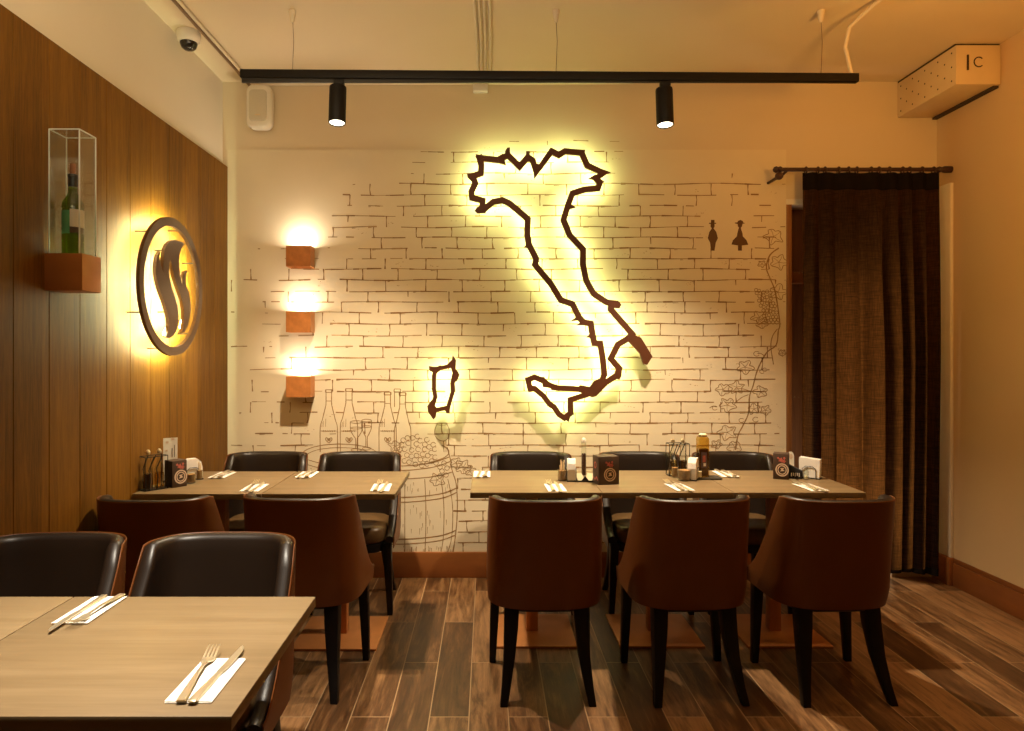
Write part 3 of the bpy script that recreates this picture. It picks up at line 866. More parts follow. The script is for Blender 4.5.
# ------------------------------------------------------------------ ceiling fittings
YT = 3.38
tz = 2.735
tr = thing('lighting_track', 'long black lighting track hung from the ceiling on three wires', 'light track', ((-1.2 + 1.81) / 2, YT, tz))
a = Vector((-1.205, YT, tz + 0.014)); b = Vector((1.815, YT, tz - 0.006))
mb = MB()
hw = 0.017; hh = 0.02
mb.loft([[(p.x, YT - hw, p.z - hh), (p.x, YT + hw, p.z - hh), (p.x, YT + hw, p.z + hh), (p.x, YT - hw, p.z + hh)] for p in (a, b)])
child(mb, 'rail', M['track'], tr, bevel=0.002)
child(MB().box(-1.2, 1.81, YT - 0.005, YT + 0.005, tz - 0.0275, tz - 0.012), 'contact_slot', M['black_metal'], tr)
for px in (292.5, 556, 821):
    X = (px - PX) * YT / F
    z0 = tz + 0.014 - 0.02 * (X + 1.2) / 3.0 + hh
    w_ = MB().tube([(X, YT, z0 - 0.002), (X + 0.006, YT, (z0 + ZC) / 2), (X, YT, ZC - 0.03)], 0.0016, 6)
    s = child(w_, 'suspension_wire', M['conduit'], tr)
    mb = MB().lathe([(0.008, ZC - 0.058), (0.018, ZC - 0.004), (0.018, ZC)], (X, YT, 0), 20)
    for v in mb.bm.verts: v.co -= Vector(tr.location)
    mb.build('wire_cap', M['cable'], s)
for i, px in enumerate((338, 664)):
    X = (px - PX) * YT / F
    zt = tz - 0.012 - (0.004 if i else -0.006)
    sp = thing('track_spotlight', ['left-hand black cylinder spotlight on the ceiling track', 'right-hand black cylinder spotlight on the ceiling track'][i], 'spotlight', (X, YT, zt), 0, 'track spotlights')
    MB().box(-0.02, 0.03, -0.014, 0.014, -0.03, -0.006).build('track_adapter', M['track'], sp, bevel=0.002)
    MB().tube([(0, 0, -0.028), (0, 0, -0.05)], 0.009, 12).build('swivel', M['track'], sp)
    tilt = Matrix.Translation((0, 0, -0.04)) @ Matrix.Rotation(radians(-7), 4, 'X')
    mb = MB().lathe([(0.030, 0.0), (0.0405, -0.004), (0.0415, -0.01), (0.0415, -0.185), (0.040, -0.189), (0.037, -0.189), (0.036, -0.175), (0.001, -0.172)], seg=40)
    for v in mb.bm.verts: v.co = tilt @ v.co
    hs_ = mb.build('cylinder_housing', M['track'], sp)
    mb = MB().lathe([(0.0355, -0.178), (0.0355, -0.184), (0.02, -0.186)], seg=32)
    for v in mb.bm.verts: v.co = tilt @ v.co
    mb.build('lens', M['spot_face'], hs_)
    ld = bpy.data.lights.new('track_spot_light', 'SPOT'); ld.energy = 275; ld.color = (1.0, 0.80, 0.55); ld.spot_size = radians(104); ld.spot_blend = 1.0; ld.shadow_soft_size = 0.03
    lo = bpy.data.objects.new('track_spot_light', ld); C.objects.link(lo); lo.location = (X, YT + 0.03, zt - 0.245); lo.rotation_euler = (radians(2), 0, 0)

# dome camera
cm_ = thing('dome_camera', 'small white dome security camera on the ceiling beside the left wall', 'security camera', (-1.556, 3.60, ZC))
MB().lathe([(0.058, 0.0), (0.060, -0.006), (0.060, -0.03), (0.054, -0.05), (0.046, -0.058), (0.042, -0.058)], seg=36).build('housing', M['white_plastic'], cm_)
MB().lathe([(0.044, -0.054), (0.043, -0.066), (0.036, -0.084), (0.022, -0.095), (0.004, -0.099)], seg=32).build('smoked_dome', M['smoked'], cm_)
# wall speaker
spk = thing('wall_speaker', 'white rounded loudspeaker high on the back wall under the track end', 'loudspeaker', at(264.5, 112.5, YB))


def rrect(w, h, r_, n=6):
    out = []
    for (sx, sz, a0) in ((1, 1, 0), (-1, 1, pi / 2), (-1, -1, pi), (1, -1, 3 * pi / 2)):
        for i in range(n + 1):
            a_ = a0 + pi / 2 * i / n
            out.append((sx * (w - r_) + r_ * cos(a_), sz * (h - r_) + r_ * sin(a_)))
    return out


rings = []
for (w, h, yy) in ((0.055, 0.11, -0.03), (0.072, 0.128, -0.05), (0.076, 0.132, -0.10), (0.070, 0.126, -0.118), (0.062, 0.118, -0.122)):
    rings.append([(x, yy - 0.02 * z / 0.13 * 0, z) for x, z in rrect(w, h, 0.04)])
MB().loft(rings).build('cabinet', M['white_plastic'], spk, angle=50)
gr_ = MB().loft([[(x, yy, z) for x, z in rrect(w, h, 0.022)] for (w, h, yy) in ((0.053, 0.095, -0.118), (0.052, 0.094, -0.128), (0.047, 0.089, -0.131))]).build('grille', M['grille'], spk, angle=50)
MB().box(-0.02, 0.02, -0.05, 0, -0.03, 0.03).build('wall_bracket', M['white_plastic'], spk, bevel=0.003)
MB().box(-0.016, 0.016, -0.134, -0.130, -0.062, -0.056).build('badge', M['bracket'], gr_)
# ceiling wiring
for i, dx in enumerate((-0.054, -0.032, -0.008, 0.018)):
    pts = [(dx - 0.012, 2.3, ZC - 0.008), (dx - 0.012, 3.0, ZC - 0.008), (dx, 3.6, ZC - 0.008), (dx, 4.1, ZC - 0.008), (dx, YB - 0.012, ZC - 0.01)]
    if i < 3: pts.append((dx, YB - 0.008, ZC - 0.03))
    tag(MB().tube(pts, 0.0075, 10).build('ceiling_cable', M['cable']), ['leftmost', 'second from left', 'third from left', 'rightmost'][i] + ' of four cream cables clipped to the ceiling behind the track', 'cable', 'ceiling cables')
jb = thing('junction_box', 'small white junction box at the top of the back wall', 'junction box', (-0.04, YB, 3.012))
MB().box(-0.046, 0.046, -0.03, 0, -0.024, 0.024).build('box_body', M['white_plastic'], jb, bevel=0.003)
MB().box(-0.042, 0.042, -0.034, -0.03, -0.02, 0.02).build('cover', M['white_plastic'], jb, bevel=0.002)
for i, dx in enumerate((0, 0.022)):
    pts = [(-1.478 + dx, 2.3, ZC - 0.012), (-1.478 + dx, 3.5, ZC - 0.012), (-1.474 + dx, 4.05, ZC - 0.012)]
    if i == 1: pts += [(-1.45 + dx, 4.2, ZC - 0.014), (-1.40 + dx, YB - 0.012, ZC - 0.02), (-1.2, YB - 0.01, ZC - 0.018), (-0.6, YB - 0.01, ZC - 0.014), (0.2, YB - 0.01, ZC - 0.012), (0.9, YB - 0.01, ZC - 0.010)]
    else: pts += [(-1.47, 4.18, ZC - 0.02), (-1.44, YB - 0.02, ZC - 0.05), (-1.40, YB - 0.012, ZC - 0.12)]
    tag(MB().tube(pts, 0.009, 10).build('ceiling_conduit', M['conduit' if i == 0 else 'cable']), ['brown cable running along the ceiling above the left wall and down to the speaker', 'cream cable along the ceiling above the left wall, then across the back wall'][i], 'cable', 'cables above the left wall')
tag(MB().tube([(1.905, 2.55, ZC - 0.012), (1.905, 3.0, ZC - 0.014), (1.83, 3.25, ZC - 0.03), (1.765, 3.36, ZC - 0.09), (1.755, YT, ZC - 0.18), (1.775, YT, tz + 0.06), (1.785, YT, tz + 0.019)], 0.009, 12).build('track_feed_cable', M['cable']), 'cream cable dropping from the ceiling to the right end of the track', 'cable')
# boxed vent in the corner
vb = thing('perforated_box', 'cream perforated box fixed in the top right corner under the ceiling', 'vent box', (2.657, 4.0, 2.945))
bx0, bx1, by0, by1, bz0, bz1 = 2.534, XR - 0.004, 3.728, YB - 0.004, 2.836, ZC - 0.012
child(MB().box(bx0, bx1, by0, by1, bz0, bz1), 'casing', M['bracket'], vb, bevel=0.003)
for i in range(9):
    for j in range(5):
        if (i + j) % 2: continue
        yy = by0 + 0.035 + i * (by1 - by0 - 0.07) / 8; zz = bz0 + 0.03 + j * 0.038
        child(MB().lathe([(0.005, bx0 - 0.0008), (0.005, bx0 + 0.002)], (0, yy, zz), 10, 'X'), 'vent_hole', M['hole'], vb)
child(MB().lathe([(0.034, by0 - 0.003), (0.034, by0 + 0.001)], (2.655, 0, 2.955), 24, 'Y'), 'round_outlet', M['bracket'], vb, bevel=0.001)
mb = MB(); mb.band([(2.655 + 0.026 * cos(i * pi / 8), 2.955 + 0.026 * sin(i * pi / 8)) for i in range(2, 15)], 0.003, lambda a_, b_, d: Vector((a_, by0 - 0.005 + d, b_)), 0, 0.003, False)
mb.box(2.592, 2.602, by0 - 0.004, by0 + 0.001, 2.912, 2.995)
child(mb, 'dark_slot', M['hole'], vb)
child(MB().box(bx0 + 0.002, bx1 + 0.002, by0 + 0.012, by1, bz1, ZC - 0.001), 'shadow_gap_strip', M['hole'], vb)
child(MB().box(XR - 0.03, XR - 0.001, by0 + 0.02, by1, bz0 - 0.012, bz0), 'lower_batten', M['hole'], vb)

# ------------------------------------------------------------------ curtain
YR = 4.13
rz_ = 2.482
rd = thing('curtain_rod', 'dark turned wooden curtain rod above the doorway', 'curtain rod', (2.2, YR, rz_))
child(MB().lathe([(0.012, 1.755), (0.012, XR - 0.002)], (0, YR, rz_), 16, 'X'), 'rod', M['rod'], rd)
child(MB().lathe([(0.004, 1.712), (0.015, 1.718), (0.020, 1.73), (0.014, 1.744), (0.020, 1.752), (0.016, 1.762), (0.012, 1.768)], (0, YR, rz_), 20, 'X'), 'finial', M['rod'], rd)
child(MB().lathe([(0.012, XR - 0.09), (0.019, XR - 0.075), (0.014, XR - 0.06), (0.020, XR - 0.045), (0.02, XR - 0.002)], (0, YR, rz_), 20, 'X'), 'end_cap', M['rod'], rd)
mb = MB().tube([(1.80, YR, rz_ - 0.002), (1.775, 4.16, rz_ - 0.03), (1.745, 4.2, rz_ - 0.045), (1.735, YB, rz_ - 0.048)], 0.008, 10)
mb.lathe([(0.012, 4.085), (0.022, 4.095), (0.024, 4.108), (0.018, 4.122)], (1.738, 0, rz_ - 0.045), 18, 'Y')
mb.tube([(1.738, 4.12, rz_ - 0.045), (1.738, YB, rz_ - 0.048)], 0.008, 10)
child(mb, 'wall_bracket', M['rod'], rd)
CX0, CX1 = 1.888, 2.695
for i in range(13):
    X = CX0 + 0.02 + (CX1 - CX0 - 0.05) * i / 12 + 0.012 * sin(i * 2.3)
    mb = MB()
    pr = [(0.0185 + 0.0045 * cos(2 * pi * k_ / 10), 0.0045 * sin(2 * pi * k_ / 10)) for k_ in range(11)]
    mb.lathe(pr, (X, YR, rz_ - 0.004), 24, 'X', cap=False)
    ring_o = child(mb, 'curtain_ring', M['rod'], rd)
cu = thing('doorway_curtain', 'long dark brown linen curtain hanging in folds across the doorway', 'curtain', (2.3, YR, 0.07))


def fold(x, z):
    """S-shaped pleats: sideways and forward offset of the cloth at x, z"""
    h = (2.455 - z) / 2.4
    u = (x - CX0) / (CX1 - CX0)
    gr = min(1, h * 2.2)
    amp = 0.012 + 0.030 * gr * (0.75 + 0.25 * sin(u * 13))
    ph = 2 * pi * (u * 7.6 + 0.30 * sin(u * 8.0) + 0.07 * sin(h * 3 + u * 5))
    b = (0.004 + 0.030 * gr) * (0.62 + 0.38 * sin(u * 9.7 + 0.6 + h))
    return (b * cos(ph) * min(1, 8 * u, 8 * (1 - u)), YR - 0.004 + amp * sin(ph) + 0.006 * sin(ph * 0.5 + 1.1 + h) * h)


def cloth(z0, z1, nz_, nx=260, off=0.0, th=0.004):
    mb = MB()
    G0, G1 = [], []
    for j in range(nz_ + 1):
        z = z0 + (z1 - z0) * j / nz_
        h = (2.455 - z) / 2.4
        r0, r1 = [], []
        for i in range(nx + 1):
            u = i / nx
            x = CX0 + (CX1 - CX0) * u
            zz = z + (0.012 * sin(u * 11) if j == 0 and z0 < 0.2 else 0)
            dx_, y_ = fold(x, z); xs = x + dx_ + 0.006 * sin(3 * h)
            r0.append(mb.bm.verts.new((xs, y_ - off, zz))); r1.append(mb.bm.verts.new((xs, y_ - off + th, zz)))
        G0.append(r0); G1.append(r1)
    for j in range(nz_):
        for i in range(nx):
            mb.bm.faces.new((G0[j][i], G0[j][i + 1], G0[j + 1][i + 1], G0[j + 1][i]))
            if th:
                mb.bm.faces.new((G1[j][i], G1[j + 1][i], G1[j + 1][i + 1], G1[j][i + 1]))
        if th:
            mb.bm.faces.new((G0[j][0], G0[j + 1][0], G1[j + 1][0], G1[j][0])); mb.bm.faces.new((G0[j][nx], G1[j][nx], G1[j + 1][nx], G0[j + 1][nx]))
    if th:
        for i in range(nx):
            mb.bm.faces.new((G0[0][i], G1[0][i], G1[0][i + 1], G0[0][i + 1])); mb.bm.faces.new((G0[nz_][i], G0[nz_][i + 1], G1[nz_][i + 1], G1[nz_][i]))
    return mb


child(cloth(0.075, 2.36, 40, th=0.0), 'drape', M['curtain'], cu, angle=80)
child(cloth(2.36, 2.462, 4, off=0.001), 'header_band', M['curtain_header'], cu, angle=80)
child(cloth(0.07, 0.10, 1, off=0.002, th=0.005), 'bottom_hem', M['curtain_header'], cu, angle=80)

# ------------------------------------------------------------------ tables
def make_table(w, label, loc):
    t_ = thing('dining_table', label, 'table', loc, 0, 'square pedestal tables')
    MB().box(-w / 2 + 0.0008, w / 2 - 0.0008, -0.296, 0.296, 0.724, 0.75).build('tabletop', M['table'], t_, bevel=0.0015)
    MB().box(-w / 2 + 0.09, w / 2 - 0.09, -0.2, 0.2, 0.705, 0.7235).build('under_frame', M['black_metal'], t_, bevel=0.003)
    MB().box(-0.028, 0.028, -0.028, 0.028, 0.012, 0.705).build('pedestal_post', M['copper'], t_, bevel=0.003)
    MB().box(-0.20, 0.20, -0.20, 0.20, 0.0, 0.012).build('base_plate', M['copper'], t_, bevel=0.003)
    return t_


TY = 3.43
T0 = make_table(0.6, 'left-end square oak table of the right-hand row of three', (0.223, TY, 0))
dup(T0, (0.823, TY, 0), 0, 'middle square oak table of the right-hand row of three')
dup(T0, (1.423, TY, 0), 0, 'right-end square oak table of the row, nearest the dark curtain')
dup(T0, (-0.714, TY - 0.03, 0), 0, 'right-hand square oak table of the pair by the panelled wall')
make_table(0.582, 'back table standing against the panelled wall under the flame sign', (-1.3075, TY - 0.03, 0))
make_table(0.629, 'foreground oak table with its right edge over the aisle', (-0.7595, 1.50, 0))
make_table(0.515, 'foreground oak table cut off by the left edge of the photo', (-1.333, 1.50, 0))

# ------------------------------------------------------------------ chairs (front towards +y)
W_, D_, YF = 0.240, 0.20, 0.205
ZB, ZT = 0.362, 0.803


def plan(n=56):
    pts = []
    m_ = 3.0
    k_ = n // 2
    arc = []
    for i in range(k_ + 1):
        a_ = -pi / 2 + pi * i / k_                       # along the back, left to right
        cx_, sx_ = cos(a_), sin(a_)
        arc.append((W_ * math.copysign(abs(sx_) ** (2 / m_), sx_), -D_ * abs(cx_) ** (2 / m_)))
    side = [(W_, YF * j / 9) for j in range(1, 10)]
    return [(-x, y) for x, y in reversed(side)] + arc + side


PLAN = plan()


def ztop(y):
    if y < -0.075: return ZT
    s_ = min(1, (y + 0.075) / (YF + 0.075))
    return 0.42 + (ZT - 0.42) * (1 - s_) ** 1.75


def shell_pt(i, z, inset):
    x, y = PLAN[i]
    a_ = PLAN[max(i - 1, 0)]; b_ = PLAN[min(i + 1, len(PLAN) - 1)]
    d = Vector((b_[0] - a_[0], b_[1] - a_[1])); d.normalize()
    n = Vector((-d.y, d.x))                              # inward (towards the seat)
    h = (z - ZB) / (ZT - ZB)
    fx = 1 - 0.018 * h - 0.02 * max(0, 0.12 - h) / 0.12
    lean = -0.055 * max(0, h) ** 1.1 * min(1, max(0, (0.14 - y) / 0.3))
    return Vector(((x + n.x * inset) * fx, y + n.y * inset + lean + (0.012 * max(0, 0.12 - h) / 0.12 if y < 0 else 0), z))


def shell(z0, off0, off1, top_drop, nv=12, r_top=0.005):
    """closed padded layer between two offsets, from height z0 to the swept top edge"""
    mb = MB()
    rings = []
    for i in range(len(PLAN)):
        zt = ztop(PLAN[i][1]) - top_drop
        outer = []; inner = []
        for j in range(nv + 1):
            z = z0 + (zt - r_top - z0) * j / nv
            outer.append(shell_pt(i, z, off0)); inner.append(shell_pt(i, z, off1))
        top = []
        mid = (off0 + off1) / 2; hw_ = (off1 - off0) / 2
        for k_ in range(1, 6):
            a_ = pi * k_ / 6
            top.append(shell_pt(i, zt - r_top + r_top * 1.6 * sin(a_), mid - hw_ * cos(a_)))
        rings.append(outer + top + list(reversed(inner)))
    mb.loft(rings)
    return mb


def tapered(pts):
    """square leg: list of (x, y, z, half width)"""
    return MB().loft([[(x - h, y - h, z), (x + h, y - h, z), (x + h, y + h, z), (x - h, y + h, z)] for x, y, z, h in pts])


def seat_ring(sc, z, grow=0.0):
    out = []
    n = 48
    hw_, y0, y1 = 0.186 + grow, -0.150 - grow, 0.232 + grow
    cy_, hy = (y0 + y1) / 2, (y1 - y0) / 2
    for i in range(n):
        a_ = 2 * pi * i / n
        c_, s_ = cos(a_), sin(a_)
        e_ = 2 / 4.2
        out.append((hw_ * sc * math.copysign(abs(c_) ** e_, c_), cy_ + hy * sc * math.copysign(abs(s_) ** e_, s_), z))
    return out


def make_chair(label, loc, rz):
    c = thing('dining_chair', label, 'chair', loc, rz, 'two-tone leather dining chairs')
    shell(ZB, 0.0, 0.005, 0.001).build('backrest_shell', M['leather'], c, angle=60)
    shell(0.39, 0.0052, 0.048, 0.002, r_top=0.012).build('backrest_lining', M['dark_leather'], c, angle=60)
    MB().loft([seat_ring(0.97, 0.385), seat_ring(1.0, 0.395), seat_ring(1.005, 0.425), seat_ring(0.995, 0.447), seat_ring(0.96, 0.462), seat_ring(0.88, 0.471), seat_ring(0.6, 0.477), seat_ring(0.2, 0.479)]).build('seat', M['seat_leather'], c, angle=60)
    MB().loft([seat_ring(0.96, 0.338), seat_ring(1.0, 0.345), seat_ring(1.0, 0.384)]).build('seat_frame', M['black_wood'], c, angle=40)
    for s_ in (-1, 1):
        tapered([(s_ * 0.196, 0.172, 0.384, 0.023), (s_ * 0.204, 0.170, 0.2, 0.019), (s_ * 0.212, 0.168, 0.0, 0.014)]).build('leg', M['black_wood'], c, bevel=0.003)
        tapered([(s_ * 0.138, -0.120, 0.384, 0.030), (s_ * 0.142, -0.132, 0.28, 0.028), (s_ * 0.150, -0.155, 0.17, 0.023), (s_ * 0.163, -0.190, 0.07, 0.018), (s_ * 0.174, -0.222, 0.0, 0.015)]).build('leg', M['black_wood'], c, bevel=0.003)
    return c


CY = 2.93
c0 = make_chair('brown leather chair seen from behind, left of the three at the right-hand tables', (0.238, CY, 0), radians(0.5))
dup(c0, (0.832, CY, 0), radians(2.5), 'brown leather chair seen from behind, middle of the three at the right-hand tables')
dup(c0, (1.415, CY, 0), radians(2), 'brown leather chair seen from behind, nearest the dark curtain')
dup(c0, (-0.765, CY + 0.03, 0), radians(-3), 'brown leather chair seen from behind, at the right end of the left-hand tables')
dup(c0, (-1.345, CY + 0.0, 0), radians(-1), 'brown leather chair seen from behind, beside the wood panelling')
BY = 3.82
for x, l in ((0.249, 'dark leather chair facing us, below the toe of the map sign'), (0.866, 'dark leather chair facing us behind the middle of the right-hand tables'),
             (1.40, 'dark leather chair facing us behind the tall oil bottle and the wire rack'), (-1.255, 'dark leather chair facing us in the corner by the wood panelling'),
             (-0.722, 'dark leather chair facing us in front of the drawn wine barrel')):
    dup(c0, (x, BY, 0), pi + radians(random.uniform(-1.5, 1.5)), l)
dup(c0, (-0.815, 1.985, 0), pi, 'large dark leather chair facing us behind the foreground table, whole back in view')
dup(c0, (-1.338, 1.985, 0), pi + radians(2), 'dark leather chair facing us, cut by the left edge of the photo')

# ------------------------------------------------------------------ table settings
TZ = 0.7505


def make_napkin(label, loc, rz):
    mb = MB()
    for k_, (dx, dy) in enumerate(((0, 0), (0.0012, 0.001), (-0.001, 0.0015))):
        z = 0.0004 + k_ * 0.0011
        mb.box(-0.042 + dx, 0.042 + dx, -0.088 + dy, 0.088 + dy, z, z + 0.0009)
    o = mb.build('paper_napkin', M['napkin'], None, smooth=False)
    o.location = loc; o.rotation_euler = (0, 0, rz)
    return tag(o, label, 'napkin', 'folded paper napkins')


def make_fork(label, loc, rz):
    o = thing('dinner_fork', label, 'fork', loc, rz, 'forks on the napkins')
    def prof(y): return 0.0085 * max(0, (y - 0.11) / 0.09) ** 2 + 0.004 * max(0, min(1, (0.05 - y) / 0.13)) * 0.4
    hand = [(-0.105, 0.0085), (-0.10, 0.0098), (-0.06, 0.0075), (-0.01, 0.0042), (0.03, 0.0035), (0.045, 0.006)]
    MB().loft([[(-w, y, 0.003 + 0.006 * max(0, 1 - abs(y) / 0.1)), (w, y, 0.003 + 0.006 * max(0, 1 - abs(y) / 0.1)), (w * 0.8, y, 0.0055 + 0.006 * max(0, 1 - abs(y) / 0.1)), (-w * 0.8, y, 0.0055 + 0.006 * max(0, 1 - abs(y) / 0.1))] for y, w in hand]).build('handle', M['steel'], o, angle=50)
    hd = [(0.043, 0.006, 0.0075), (0.05, 0.0105, 0.005), (0.06, 0.0125, 0.0035), (0.07, 0.0128, 0.0045)]
    fh_ = MB().loft([[(-w, y, z), (w, y, z), (w, y, z + 0.002), (-w, y, z + 0.002)] for y, w, z in hd]).build('head', M['steel'], o, angle=50)
    for k_ in range(4):
        x = -0.0108 + k_ * 0.0072
        MB().loft([[(x - w, y, z), (x + w, y, z), (x + w, y, z + 0.0018), (x - w, y, z + 0.0018)] for y, w, z in ((0.069, 0.0022, 0.0045), (0.085, 0.0017, 0.0085), (0.10, 0.0013, 0.012), (0.112, 0.0006, 0.0135))]).build('tine', M['steel'], fh_, angle=50)
    return o


def make_knife(label, loc, rz):
    o = thing('table_knife', label, 'knife', loc, rz, 'knives on the napkins')
    MB().loft([[(-w, y, 0.002), (w, y, 0.002), (w * 0.9, y, 0.0045 + h), (-w * 0.9, y, 0.0045 + h)] for y, w, h in ((-0.118, 0.006, 0.0), (-0.113, 0.0088, 0.0015), (-0.06, 0.0075, 0.0015), (-0.01, 0.0055, 0.001), (0.0, 0.0065, 0.0005))]).build('handle', M['steel'], o, bevel=0.001, angle=50)
    bl = [(-0.006, 0.0), (0.007, 0.0), (0.0088, 0.02), (0.0092, 0.06), (0.0075, 0.09), (0.002, 0.112), (-0.004, 0.119), (-0.0062, 0.115), (-0.0062, 0.06)]
    MB().prism(bl, lambda a_, b_, d: Vector((a_, b_, 0.0035 + d)), 0, 0.0016).build('blade', M['steel'], o, smooth=False)
    return o


SET = [  # x, y, rotation, where, fork offset, knife offset
    (-0.541, 1.335, radians(0), 'at the near corner of the foreground table', None),
    (-0.975, 1.700, pi, 'at the far edge of the foreground table', None),
    (-1.090, 3.235, radians(1), 'at the near edge of the left-hand tables, towards the panelling', None),
    (-0.496, 3.240, radians(3), 'at the near right corner of the left-hand tables', None),
    (-1.370, 3.575, pi, 'at the far edge of the left-hand tables, beside sugar jars', None),
    (-0.935, 3.585, pi, 'at the far edge of the left-hand tables, mid table', None),
    (0.320, 3.235, radians(2), 'in front of the stick jar on the right-hand tables', None),
    (0.905, 3.250, radians(6), 'in front of the sugar jar and wire rack', None),
    (1.520, 3.245, radians(4), 'on the near edge of the table by the curtain', None),
    (-0.026, 3.600, pi, 'at the far left corner of the right-hand tables', None),
    (1.245, 3.605, pi, 'at the far edge behind the oil bottle', None),
]
nap0 = fk0 = kn0 = None
for i, (x, y, rz, where, _) in enumerate(SET):
    R2 = Matrix.Rotation(rz, 2)
    def off(dx, dy):
        v = R2 @ Vector((dx, dy)); return v
    if i == 0: fo, fr_, ko, kr = off(-0.022, 0.012), radians(6), off(0.016, 0.022), radians(-3)
    elif i == 1: fo, fr_, ko, kr = off(-0.024, 0.012), radians(-2), off(0.014, 0.03), radians(0)
    else: fo, fr_, ko, kr = off(-0.018, 0.018), radians(random.uniform(-3, 5)), off(0.014, 0.0), radians(random.uniform(-4, 2))
    if i == 0:
        nap0 = make_napkin('folded white napkin ' + where, (x, y, TZ), rz)
        fk0 = make_fork('steel fork on the napkin ' + where, (x + fo.x, y + fo.y, TZ + 0.0032), rz + fr_)
        kn0 = make_knife('steel knife on the napkin ' + where, (x + ko.x, y + ko.y, TZ + 0.0032), rz + kr)
    else:
        dup(nap0, (x, y, TZ), rz, 'folded white napkin ' + where)
        dup(fk0, (x + fo.x, y + fo.y, TZ + 0.0032), rz + fr_, 'steel fork on the napkin ' + where)
        dup(kn0, (x + ko.x, y + ko.y, TZ + 0.0032), rz + kr, 'steel knife on the napkin ' + where)


def tab(px, py):
    Y = (EYE - 0.75) * F / (py - PY)
    return ((px - PX) * Y / F, Y, TZ)


def carton(label, loc, rz, sx=0.042, sy=0.042, h=0.125, black=1):
    o = thing('printed_carton', label, 'carton', loc, rz, 'printed table cartons')
    root_, o_ = o, None
    o = MB().box(-sx, sx, -sy, sy, 0, h).build('carton_body', M['carton'], o, bevel=0.0015)
    MB().box(sx if black > 0 else -sx - 0.0008, sx + 0.0008 if black > 0 else -sx, -sy + 0.002, sy - 0.002, 0.002, h - 0.002).build('black_panel', M['carton_black'], o)
    def face(a_, b_, d): return Vector((a_, -sy - d, b_))
    mb = MB()
    n = 28; cxx, czz = 0.006, 0.048
    mb.band([(cxx + 0.028 * cos(2 * pi * i / n), czz + 0.030 * sin(2 * pi * i / n)) for i in range(n)], 0.0028, face, 0.0, 0.0008)
    mb.band([(cxx + 0.019 * cos(2 * pi * i / n), czz + 0.021 * sin(2 * pi * i / n)) for i in range(n)], 0.0022, face, 0.0, 0.0008)
    mb.prism([(cxx - 0.01, czz - 0.008), (cxx + 0.012, czz - 0.004), (cxx + 0.004, czz + 0.004), (cxx + 0.01, czz + 0.01), (cxx - 0.008, czz + 0.008), (cxx - 0.003, czz)], face, 0, 0.0008)
    mb.build('round_print', M['print_cream'], o, smooth=False)
    mb = MB()
    for (fx, fz, fr) in ((0.0, 0.098, 0.013), (0.014, 0.092, 0.011), (-0.012, 0.106, 0.007), (0.016, 0.108, 0.007)):
        mb.prism([(fx + fr * (0.75 + 0.25 * cos(5 * i * pi / 10)) * cos(i * pi / 10), fz + fr * (0.75 + 0.25 * cos(5 * i * pi / 10)) * sin(i * pi / 10)) for i in range(20)], face, 0, 0.0008 + 0.0002 * fr * 50)
    mb.build('red_flower_print', M['print_red'], o, smooth=False)
    def lf(a_, b_, d): return Vector((-sx - d, a_, b_))
    if black < 0: lf = lambda a_, b_, d: Vector((sx + d, a_, b_))
    mb = MB()
    mb.band([(0.012 * cos(2 * pi * i / 16) + 0.004, 0.09 + 0.014 * sin(2 * pi * i / 16)) for i in range(16)], 0.003, lf, 0.0, 0.0008)
    mb.band([(-0.03, 0.02), (-0.012, 0.035), (0.008, 0.018), (0.028, 0.03)], 0.003, lf, 0, 0.0008, False)
    mb.build('side_print', M['print_red'], o, smooth=False)
    return root_


def napkin_holder(label, loc, rz, ln=0.055, th=0.022, h=0.105, fan=False):
    o = thing('napkin_holder', label, 'napkin holder', loc, rz, 'napkin holders')
    MB().box(-ln, ln, -th - 0.004, th + 0.004, 0, 0.006).build('base', M['black_metal'], o, bevel=0.002)
    for s_ in (-1, 1):
        MB().tube([(-ln * 0.6, s_ * (th + 0.003), 0.004), (-ln * 0.6, s_ * (th + 0.003), 0.05), (-ln * 0.3, s_ * (th + 0.003), 0.062), (ln * 0.3, s_ * (th + 0.003), 0.062), (ln * 0.6, s_ * (th + 0.003), 0.05), (ln * 0.6, s_ * (th + 0.003), 0.004)], 0.0016, 8).build('wire_loop', M['black_metal'], o)
    prof = [(-ln * 0.9, 0.006), (ln * 0.9, 0.006), (ln * 0.92, 0.06), (ln * 0.78, 0.088), (ln * 0.4, h), (-ln * 0.4, h), (-ln * 0.78, 0.088), (-ln * 0.92, 0.06)]
    if fan: prof = [(-ln * 0.9, 0.006), (ln * 0.9, 0.006), (ln * 0.96, 0.08), (ln * 0.93, h * 0.93), (-ln * 0.88, h), (-ln * 0.93, 0.09)]
    mb = MB(); n = 7
    for k_ in range(n):
        y0 = -th + 2 * th * k_ / n; q = 1 - 0.03 * ((k_ * 37) % 5) / 5
        mb.prism([(a_ * q, 0.006 + (b_ - 0.006) * q) for a_, b_ in prof], lambda a_, b_, d: Vector((a_, d, b_)), y0 + 0.0004, y0 + 2 * th / n - 0.0006)
    mb.build('napkin_stack', M['napkin'], o, smooth=False)
    return o


